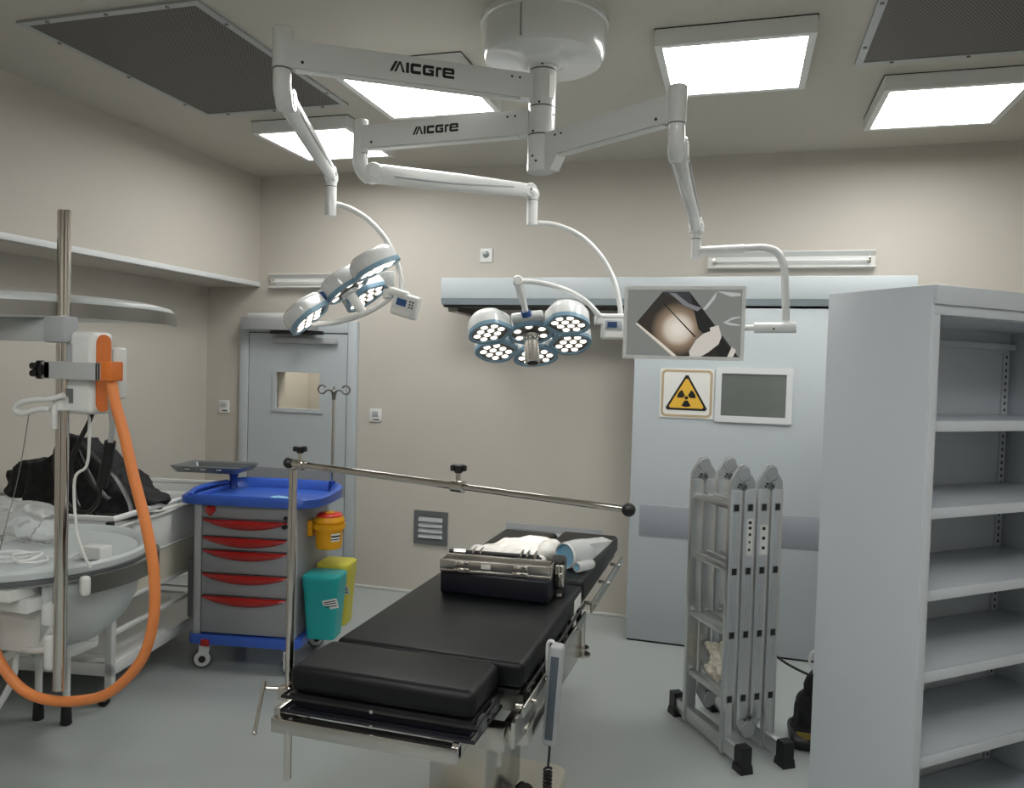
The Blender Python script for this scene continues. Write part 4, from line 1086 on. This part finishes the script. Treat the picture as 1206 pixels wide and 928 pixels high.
# dark bag by the cabinet
t = thing('tool_bag', 'dark navy tool bag half hidden between the ladder and the cabinet', 'bag', (.42, 3.95, 0))
b = MB()
for (x, y, z, a, bb_, c) in ((.42, 3.96, .14, .11, .12, .145), (.44, 3.96, .26, .09, .10, .10), (.42, 3.95, .06, .125, .13, .06), (.45, 3.97, .33, .06, .06, .05)):
    b.sphere((x, y, z), 1, (a, bb_, c), seg=20)
o = part('bag_body', b, M['fabric'], t); blobmod(o, .012, .03, .08, 1)
part('bag_base', MB().box((.41, 3.95, .035), (.24, .25, .07), .03, 3), M['black'], t)
part('bag_label', MB().box((0, 0, 0), (.07, .003, .03), mx=frame(Vector((.352, 3.835, .075)), x=Vector((.8, -.5, .2)))), M['patch'], t, 'yellow printed patch')
part('strap', MB().tube(spline([(.43, 3.93, .33), (.38, 3.9, .34), (.28, 3.86, .39), (.21, 3.86, .43), (.14, 3.87, .47)], 6), .012, 8, sx=.5, sy=1.3), M['black'], t)
part('cord_loops', MB().tube(spline([(.42, 3.9, .36), (.37, 3.88, .40), (.375, 3.87, .46), (.42, 3.88, .46), (.44, 3.9, .38)], 6), .006, 8).tube(spline([(.44, 3.92, .34), (.39, 3.88, .36), (.40, 3.87, .42), (.45, 3.9, .50), (.47, 3.93, .4)], 6), .006, 8), M['white'], t)

# ================================================================== steel shelf cabinet
t = thing('steel_cabinet', 'tall pale grey open steel cabinet with empty shelves at the right', 'cabinet', (.568, 2.685, 0), R(41), world=False)
CW, CD, CH = 1.02, .41, 2.05
part('side_panel', MB().bx(-.003, .018, 0, CD, 0, 2.0505, .002), M['cab'], t)
part('side_panel', MB().bx(CW-.018, CW, 0, CD, 0, 2.045, .002), M['cab'], t)
part('front_stile', MB().bx(-.0008, .034, -.004, .022, 0, 1.972, .002), M['cab'], t)
part('front_stile', MB().bx(CW-.034, CW+.0008, -.004, .022, 0, 1.972, .002), M['cab'], t)
part('back_panel', MB().bx(.018, CW-.018, CD-.012, CD, 0, 2.04), M['cab'], t)
b = MB().bx(-.002, CW+.002, -.016, CD-.002, 1.99, CH, .003).bx(.0, CW, -.006, .03, 1.958, 1.992, .003).bx(.02, CW-.02, .02, CD-.02, 1.955, 1.965)
part('top', b, M['cab'], t)
part('rear_bar', MB().bx(.02, CW-.02, CD-.04, CD-.012, 1.885, 1.91, .003), M['cab'], t)
for zb in (1.59, 1.312, 1.048, .784, .506, .16):
    part('shelf', MB().bx(.02, CW-.02, .024, CD-.022, zb+.012, zb+.034, .001).bx(.03, CW-.03, .012, .026, zb, zb+.035, .002), M['cab'], t)
for xx in (.03, CW-.065):
    rl = part('slotted_upright', MB().bx(xx, xx+.035, CD-.02, CD-.0125, .12, 1.87), M['cab'], t)
    b = MB()
    z = .15
    while z < 1.86: b.bx(xx+.012, xx+.022, CD-.0205, CD-.0198, z, z+.012); z += .027
    part('slots', b, M['ink'], rl)

# ================================================================== white trolley table at the left
t = thing('white_trolley', 'white steel trolley table with a lower shelf and castors behind the oval tray', 'trolley', (-2.965, 3.14, 0), CY, world=False)
TL, TD = 1.05, 1.25     # extends to -x and +y
for x, y in ((0, 0), (-TL, 0), (0, TD), (-TL, TD)):
    sx = -1 if x == 0 else 1
    lg = part('leg', MB().bx(min(x, x+sx*.038), max(x, x+sx*.038), y if y == 0 else y-.038, y+.038 if y == 0 else y, .085, .92, .004), M['satin'], t)
    c = MB().cyl((x+sx*.019, y+(.019 if y == 0 else -.019), .07), (x+sx*.019, y+(.019 if y == 0 else -.019), .09), .016, n=14).box((x+sx*.019-.015, y+.0, .052), (.035, .03, .05), .006)
    part('caster_fork', c, M['chrome'], lg)
    part('caster_wheel', MB().cyl((x+sx*.019-.02, y-.012, .03), (x+sx*.019-.02, y+.012, .03), .03, n=22, bev=.003), M['black'], lg)
b = MB()
b.tube([(0, 0, .945), (0, TD, .945), (-TL, TD, .945), (-TL, 0, .945)], .016, 10, closed=True)
part('top_rail', b, M['satin'], t)
b = MB().bx(-.012, 0, .0, TD, .70, .90, .003).bx(-TL, -TL+.012, 0, TD, .70, .90, .003).bx(-TL, 0, TD-.012, TD, .70, .93, .003).bx(-TL, 0, 0, .012, .78, .93, .003)
part('side_panel', b, M['white'], t)
part('end_plate', MB().bx(-.42, -.04, -.003, .0, .82, .915, .001), M['cream'], t)
b = MB().bx(-.23, -.12, -.005, -.003, .88, .913).bx(-.10, -.065, -.005, -.003, .882, .912)
part('control_label', b, M['zinc'], t)
part('panel_rim', MB().bx(-.02, .012, .0, TD, .892, .905, .002).bx(-.02, .006, .0, TD, .70, .712, .002), M['satin'], t)
part('table_bed', MB().bx(-TL+.012, -.012, .012, TD-.012, .86, .88), M['white'], t)
part('lower_panel', MB().bx(-.010, -.002, .04, TD-.04, .52, .70), M['cream'], t)
b = MB().bx(-.03, 0, 0, TD, .50, .522, .003).bx(-.028, 0, .03, TD-.03, .35, .37, .003)
part('cross_rail', b, M['satin'], t)
b = MB().bx(-TL+.02, -.02, .02, TD-.02, .195, .205)
for y0, y1 in ((0, .02), (TD-.02, TD)): b.bx(-TL, 0, y0, y1, .15, .215, .003).bx(-TL, 0, y0, y1, .245, .26, .003)
for x0, x1 in ((-.02, 0), (-TL, -TL+.02)): b.bx(x0, x1, 0, TD, .15, .215, .003)
part('lower_shelf', b, M['satin'], t)

# ================================================================== oval white machine with its pole
TC = Vector((-2.92, 2.62, 0)); TR = .475
t = thing('oval_tray_machine', 'white medical machine with oval tray and hood on a steel pole at the left edge', 'medical machine', (-2.92, 2.62, 0))
def disc(mb, c, r, prof, n=64):
    mb.lathe(prof, n, Matrix.Translation(c)); return mb
b = disc(MB(), TC, TR, [(0, .905), (TR-.05, .905), (TR-.028, .925), (TR-.01, .93), (TR, .918), (TR, .895), (TR-.012, .885), (TR-.02, .86), (0, .86)])
part('tray', b, M['bluegrey'], t)
part('tray_edge', disc(MB(), TC, TR, [(TR-.004, .893), (TR+.003, .89), (TR+.003, .875), (TR-.008, .87)]), M['greyd'], t)
# skirt: half bowl under the right side
b = MB(); rows = []
for k in range(25):
    a = R(-36+k*126/24)
    rows.append([TC+Vector((r*math.cos(a), r*math.sin(a), z)) for r, z in ((.44, .865), (.44, .78), (.425, .70), (.385, .62), (.31, .55), (.2, .50), (.06, .47))])
b.quadstrip(rows)
o = part('skirt', b, M['bluegrey'], t)
o.modifiers.new('thick', 'SOLIDIFY').thickness = .008
b = MB().bx(-3.35, -2.60, 2.25, 2.60, .815, .862, .006)
part('front_fascia', b, M['white'], t)
part('recess', MB().bx(-3.3, -2.57, 2.30, 2.55, .765, .815), M['white'], t)
rows = []
for k in range(13):
    f = k/12; x = -3.5+.97*f; y = 2.36+.05*(2*f-1)**2
    rows.append([(x, y+.2, .772), (x, y+.02, .77), (x, y, .755), (x, y-.005, .69), (x, y, .62), (x, y+.015, .57), (x, y+.2, .56)])
part('front_cover', MB().quadstrip(rows), M['white'], t)
RA0 = -20
# hand rail: flat steel band round the tray with white end caps
rows = []
for k in range(29):
    a = R(RA0+k*(48-RA0)/28); r = TR+.03
    c = TC+Vector((r*math.cos(a), r*math.sin(a), 0)); o_ = Vector((math.cos(a), math.sin(a), 0))
    rows.append([c+Vector((0, 0, .815)), c+o_*.012+Vector((0, 0, .815)), c+o_*.012+Vector((0, 0, .885)), c+Vector((0, 0, .885)), c+Vector((0, 0, .815))])
part('hand_rail', MB().quadstrip(rows), M['darksteel'], t)
a = R(RA0); c = TC+Vector(((TR+.035)*math.cos(a), (TR+.035)*math.sin(a), .85))
part('rail_cap', MB().box((0, 0, 0), (.036, .04, .078), .014, 3, mx=frame(c, x=Vector((-math.sin(a), math.cos(a), 0)))), M['white'], t)
for aa in (-2, 30):
    a = R(aa); part('rail_standoff', MB().cyl(TC+Vector(((TR-.02)*math.cos(a), (TR-.02)*math.sin(a), .835)), TC+Vector(((TR+.03)*math.cos(a), (TR+.03)*math.sin(a), .835)), .012, n=12), M['white'], t)
# hood
HC = Vector((-2.95, 2.66, 0)); HR = .56
b = disc(MB(), HC, HR, [(0, 2.0), (HR-.2, 2.0), (HR-.07, 1.99), (HR-.01, 1.975), (HR, 1.962), (HR, 1.95), (HR-.015, 1.94), (HR-.03, 1.938), (HR-.06, 1.925), (HR-.2, 1.915), (0, 1.912)])
part('hood', b, M['bluegrey'], t)
rows = []
for k in range(33):
    a = R(-75+k*110/32); r = HR+.005
    c = HC+Vector((r*math.cos(a), r*math.sin(a), 0)); o_ = Vector((math.cos(a), math.sin(a), 0))
    rows.append([c+Vector((0, 0, 1.90)), c+o_*.012+Vector((0, 0, 1.90)), c+o_*.012+Vector((0, 0, 1.955)), c+Vector((0, 0, 1.955)), c+Vector((0, 0, 1.90))])
part('hood_rail', MB().quadstrip(rows), M['darksteel'], t)
PX, PY = -2.44, 2.33
part('pole', MB().cyl((PX, PY, .48), (PX, PY, 2.295), .0235, n=32, bev=.003), M['chrome'], t)
part('hood_arm', MB().bx(-3.6, -2.49, 2.31, 2.35, 1.805, 1.895, .006), M['greyl'], t)
part('arm_clamp', MB().bx(-2.50, -2.40, 2.295, 2.365, 1.80, 1.9, .01), M['greyp'], t)
part('tray_clamp', MB().bx(-2.50, -2.455, 2.30, 2.36, .73, .81, .006), M['white'], t)
part('pole_foot_clamp', MB().box((-2.485, 2.33, .62), (.045, .04, .14), .018, 3), M['white'], t)
part('foot_arm', MB().tube(spline([(-2.49, 2.33, .63), (-2.6, 2.36, .60), (-2.78, 2.45, .55)], 5), .014, 10), M['satin'], t)
# legs and tubes
for x, y in ((-3.179, 2.915), (-3.014, 2.918)):
    lg = part('leg', MB().cyl((x, y, .09), (x, y, .60), .0165, n=16), M['satin'], t)
    part('rubber_tip', MB().cyl((x, y, 0), (x, y, .115), .026, .021, n=18, bev=.004), M['black'], lg)
part('bent_leg', MB().tube(spline([(-3.014, 2.918, .28), (-3.03, 2.9, .35), (-3.1, 2.86, .385), (-3.25, 2.8, .39), (-3.5, 2.75, .37)], 6), .0165, 12), M['satin'], t)
part('bent_leg', MB().tube(spline([(-3.179, 2.915, .26), (-3.20, 2.88, .36), (-3.27, 2.8, .41), (-3.4, 2.7, .42), (-3.6, 2.65, .40)], 6), .0165, 12), M['satin'], t)
b = MB().tube(spline([(-2.78, 2.45, .55), (-2.88, 2.42, .47), (-2.92, 2.40, .36), (-3.0, 2.4, .2), (-3.02, 2.4, .05)], 6), .02, 12).tube(spline([(-2.78, 2.45, .55), (-2.8, 2.44, .42), (-2.86, 2.42, .30), (-2.95, 2.4, .18)], 6), .014, 10)
part('side_leg', b, M['satin'], t)
part('leg_bolt', MB().sphere((-2.855, 2.405, .345), .012, seg=12), M['chrome'], t)
part('saddle', MB().box((-2.9, 2.7, .53), (.35, .2, .05), .02, 3), M['black'], t)
part('centre_column', MB().bx(-3.12, -2.86, 2.72, 2.96, .38, .87, .02), M['white'], t)
# unit on the pole
b = MB().box((-2.378, 2.385, 1.69), (.145, .11, .31), .022, 4).box((-2.33, 2.46, 1.69), (.09, .05, .20), .012, 3)
un = part('pump_unit', b, M['white'], t, 'white upright unit with orange stripe')
part('stripe', MB().prism(rrect(.07, .292, .034, 6), 0, .004, Matrix.Translation((-2.3065, 2.385, 1.69)) @ Matrix.Rotation(R(90), 4, 'Z') @ Matrix.Rotation(R(90), 4, 'X')), M['orange'], un, 'orange stripe')
part('rating_plate', MB().bx(-2.437, -2.39, 2.326, 2.331, 1.575, 1.63), M['zinc'], un)
part('side_window', MB().bx(-2.43, -2.395, 2.3265, 2.331, 1.67, 1.80), M['greyp'], un)
b = MB().bx(-2.50, -2.25, 2.30, 2.312, 1.665, 1.73, .003).bx(-2.262, -2.25, 2.30, 2.39, 1.665, 1.73, .003)
part('clamp_band', b, M['greyl'], t)
b = MB().cyl((-2.52, 2.32, 1.697), (-2.5, 2.32, 1.697), .028, n=20).cyl((-2.555, 2.32, 1.697), (-2.515, 2.32, 1.697), .018, n=16)
for q in range(5):
    a = 2*PI*q/5; b.cyl((-2.558, 2.32+.024*math.cos(a), 1.697+.024*math.sin(a)), (-2.53, 2.32+.024*math.cos(a), 1.697+.024*math.sin(a)), .013, n=10, bev=.003)
part('clamp_knob', b, M['black'], t)
part('clamp_block', MB().bx(-2.512, -2.47, 2.30, 2.36, 1.665, 1.73, .004), M['steel'], t)
hk = MB().tube(spline([(-2.40, 2.30, 1.605), (-2.46, 2.285, 1.59), (-2.52, 2.27, 1.585), (-2.575, 2.26, 1.57), (-2.59, 2.262, 1.545), (-2.56, 2.27, 1.532), (-2.50, 2.28, 1.55), (-2.455, 2.29, 1.55)], 6), .011, 10)
hk.cyl((PX, PY, 1.545), (PX, PY, 1.60), .033, n=24, bev=.005).tube(spline([(-2.44, 2.3, 1.57), (-2.44, 2.295, 1.53), (-2.445, 2.3, 1.48)], 4), .011, 10)
part('cable_hook', hk, M['white'], t)
part('pull_wire', MB().tube(spline([(-2.53, 2.27, 1.55), (-2.58, 2.27, 1.3), (-2.66, 2.26, 1.0), (-2.72, 2.25, .72)], 6), .0018, 5), M['darksteel'], t)
# orange hose
part('hose_block', MB().box((-2.232, 2.345, 1.70), (.058, .06, .072), .005), M['orange'], t, 'orange hose block')
hp = [(-2.232, 2.345, 1.67), (-2.21, 2.345, 1.58), (-2.175, 2.35, 1.47), (-2.13, 2.35, 1.319), (-2.07, 2.35, 1.136), (-2.032, 2.35, .96), (-2.034, 2.35, .78), (-2.089, 2.35, .627), (-2.222, 2.35, .496), (-2.36, 2.35, .443), (-2.502, 2.345, .425), (-2.607, 2.33, .45), (-2.692, 2.32, .52), (-2.75, 2.31, .62), (-2.785, 2.30, .74), (-2.80, 2.30, .84)]
part('hose', MB().tube(spline(hp, 8), .0195, 16), M['hose'], t, 'thick orange hose in a hanging loop')
part('hose_end', MB().cyl((-2.785, 2.30, .76), (-2.80, 2.30, .86), .028, n=20, bev=.004), M['white'], t)
# leads and grip
part('grey_lead', MB().tube(spline([(-2.26, 2.37, 1.66), (-2.265, 2.38, 1.58), (-2.275, 2.4, 1.49), (-2.295, 2.41, 1.42)], 6), .010, 10), M['greyp'], t)
part('lead_grip', MB().tube(spline([(-2.293, 2.41, 1.43), (-2.315, 2.42, 1.36), (-2.36, 2.44, 1.25)], 5), .021, 14), M['black'], t)
part('black_lead', MB().tube(spline([(-2.365, 2.44, 1.25), (-2.40, 2.46, 1.18), (-2.46, 2.47, 1.135), (-2.53, 2.46, 1.15), (-2.585, 2.45, 1.24), (-2.60, 2.45, 1.36), (-2.565, 2.46, 1.45)], 6), .0085, 8).tube(spline([(-2.365, 2.40, 1.545), (-2.41, 2.42, 1.49), (-2.47, 2.44, 1.42), (-2.53, 2.46, 1.32), (-2.50, 2.45, 1.2), (-2.46, 2.43, 1.16)], 6), .009, 8), M['black'], t)
part('pole_lead', MB().tube(spline([(-2.468, 2.34, 1.18), (-2.468, 2.335, 1.0), (-2.47, 2.33, .8), (-2.468, 2.335, .66)], 6), .0055, 8), M['black'], t)
part('white_lead', MB().tube(spline([(-2.385, 2.4, 1.545), (-2.383, 2.4, 1.42), (-2.395, 2.4, 1.33), (-2.43, 2.38, 1.28), (-2.41, 2.37, 1.1), (-2.385, 2.38, 1.0), (-2.37, 2.4, .94)], 6), .0055, 8), M['white'], t)

# things lying on the tray and trolley
b = MB().box((-2.56, 2.62, .935), (.11, .07, .055), .008, 3)
single('power_adapter', b, M['white'], 'small white power adapter box lying on the oval tray beside the pole', 'adapter', loc=(-2.56, 2.62, .907))
pts = []
for k in range(60):
    a = k*.42
    pts.append((-2.78+.010*k*.25*math.cos(a*.1)+.075*math.cos(a)-.05, 2.5+.05*math.sin(a*1.37), .914+.004*(k % 5)))
single('white_cable', MB().tube(spline([(-2.95, 2.5, .915), (-2.86, 2.42, .93), (-2.79, 2.5, .918), (-2.86, 2.56, .92), (-2.92, 2.48, .93), (-2.83, 2.40, .918), (-2.74, 2.46, .92), (-2.76, 2.54, .93), (-2.80, 2.44, .94), (-2.71, 2.40, .925), (-2.67, 2.48, .92), (-2.72, 2.53, .916), (-2.64, 2.56, .918), (-2.62, 2.6, .93)], 8), .0055, 8), M['white'], 'loosely coiled thin white cable lying on the oval tray', 'cable', loc=(-2.8, 2.5, .91))
b = MB()
for (x, y, z, a, bb_, c) in ((-3.12, 2.70, .985, .20, .11, .07), (-2.98, 2.72, .965, .12, .10, .05), (-3.22, 2.68, 1.05, .16, .11, .07), (-3.08, 2.76, 1.04, .16, .08, .05)):
    b.sphere((x, y, z), 1, (a, bb_, c), seg=26)
o = single('plastic_sheet', b, M['film'], 'crumpled translucent plastic sheet heaped on the oval tray at the left edge', 'plastic sheet', loc=(-3.0, 2.76, .91))
blobmod(o, .012, .05, .10, 1)

# black bag heaped on the trolley
t = thing('black_bag', 'black cloth carrying bag with straps heaped on the white trolley behind the pole', 'bag', (-3.35, 3.55, .89))
b = MB()
b.hull([(x, y, z) for x, z, y0, y1 in ((-3.60, 1.27, 3.47, 3.56), (-3.48, 1.29, 3.46, 3.56), (-3.76, 1.12, 3.40, 3.62), (-3.22, 1.08, 3.37, 3.66), (-3.06, 1.0, 3.42, 3.62), (-2.99, .975, 3.45, 3.57), (-3.05, .955, 3.42, 3.6), (-3.14, .90, 3.36, 3.66), (-3.8, .90, 3.34, 3.68)) for y in (y0, y1)])
b.hull([(x, y, z) for x, z, y0, y1 in ((-4.0, 1.09, 3.44, 3.58), (-3.85, 1.15, 3.40, 3.60), (-3.70, 1.15, 3.38, 3.60), (-3.65, .91, 3.36, 3.66), (-4.0, .96, 3.42, 3.62)) for y in (y0, y1)])
b.hull([(x, y, z) for x, z, y0, y1 in ((-3.60, 1.31, 3.45, 3.55), (-3.46, 1.30, 3.45, 3.55), (-3.43, 1.2, 3.42, 3.57), (-3.62, 1.2, 3.42, 3.57)) for y in (y0, y1)])
o = part('bag_body', b, M['fabric'], t); blobmod(o, .014, .06, .09, 1)
part('strap', MB().tube(spline([(-3.46, 3.42, 1.29), (-3.3, 3.38, 1.20), (-3.16, 3.36, 1.11), (-3.05, 3.34, .99), (-3.0, 3.3, .93)], 6), .016, 6, sx=.3, sy=1.0), M['black'], t)
part('strap', MB().tube(spline([(-3.46, 3.40, 1.24), (-3.36, 3.36, 1.15), (-3.27, 3.33, 1.07), (-3.18, 3.34, 1.0)], 6), .018, 6, sx=.3, sy=1.0), M['black'], t)
part('strap', MB().tube(spline([(-3.15, 3.36, 1.0), (-3.19, 3.3, .95), (-3.13, 3.22, .945), (-3.0, 3.19, .955), (-2.945, 3.10, .92)], 6), .010, 6, sx=.4, sy=1.0), M['black'], t)
part('strap', MB().tube(spline([(-2.99, 3.36, .98), (-2.93, 3.33, .97), (-2.90, 3.28, .90), (-2.90, 3.24, .82), (-2.92, 3.18, .74)], 6), .010, 6, sx=.3, sy=1.0), M['black'], t)
part('buckle', MB().box((-2.945, 3.10, .90), (.035, .03, .085), .008).box((-2.94, 3.10, .845), (.02, .02, .05), .004), M['black'], t)
part('cord_loop', MB().tube(spline([(-3.36, 3.42, 1.09), (-3.41, 3.41, 1.07), (-3.40, 3.41, 1.03), (-3.36, 3.41, 1.05), (-3.37, 3.42, 1.11)], 6), .006, 8), M['black'], t)

# ================================================================== light and picture
w = bpy.data.worlds.new('room_air'); SC.world = w; w.use_nodes = True
w.node_tree.nodes['Background'].inputs[0].default_value = (.5, .5, .5, 1); w.node_tree.nodes['Background'].inputs[1].default_value = .0
# corridor lamp behind the hinged door
cl = bpy.data.lights.new('corridor_lamp', 'AREA'); cl.energy = 9; cl.size = .5; cl.color = (1, .95, .85)
clo = bpy.data.objects.new('corridor_lamp', cl); COL.objects.link(clo); clo.location = (-3.2, YB+.5, 2.55)
vs = SC.view_settings
SC.display_settings.display_device = 'sRGB'
vs.view_transform = 'Standard'; vs.look = 'None'; vs.gamma = 1.0; vs.use_curve_mapping = False
vs.exposure = 0.98
bpy.context.view_layer.update()
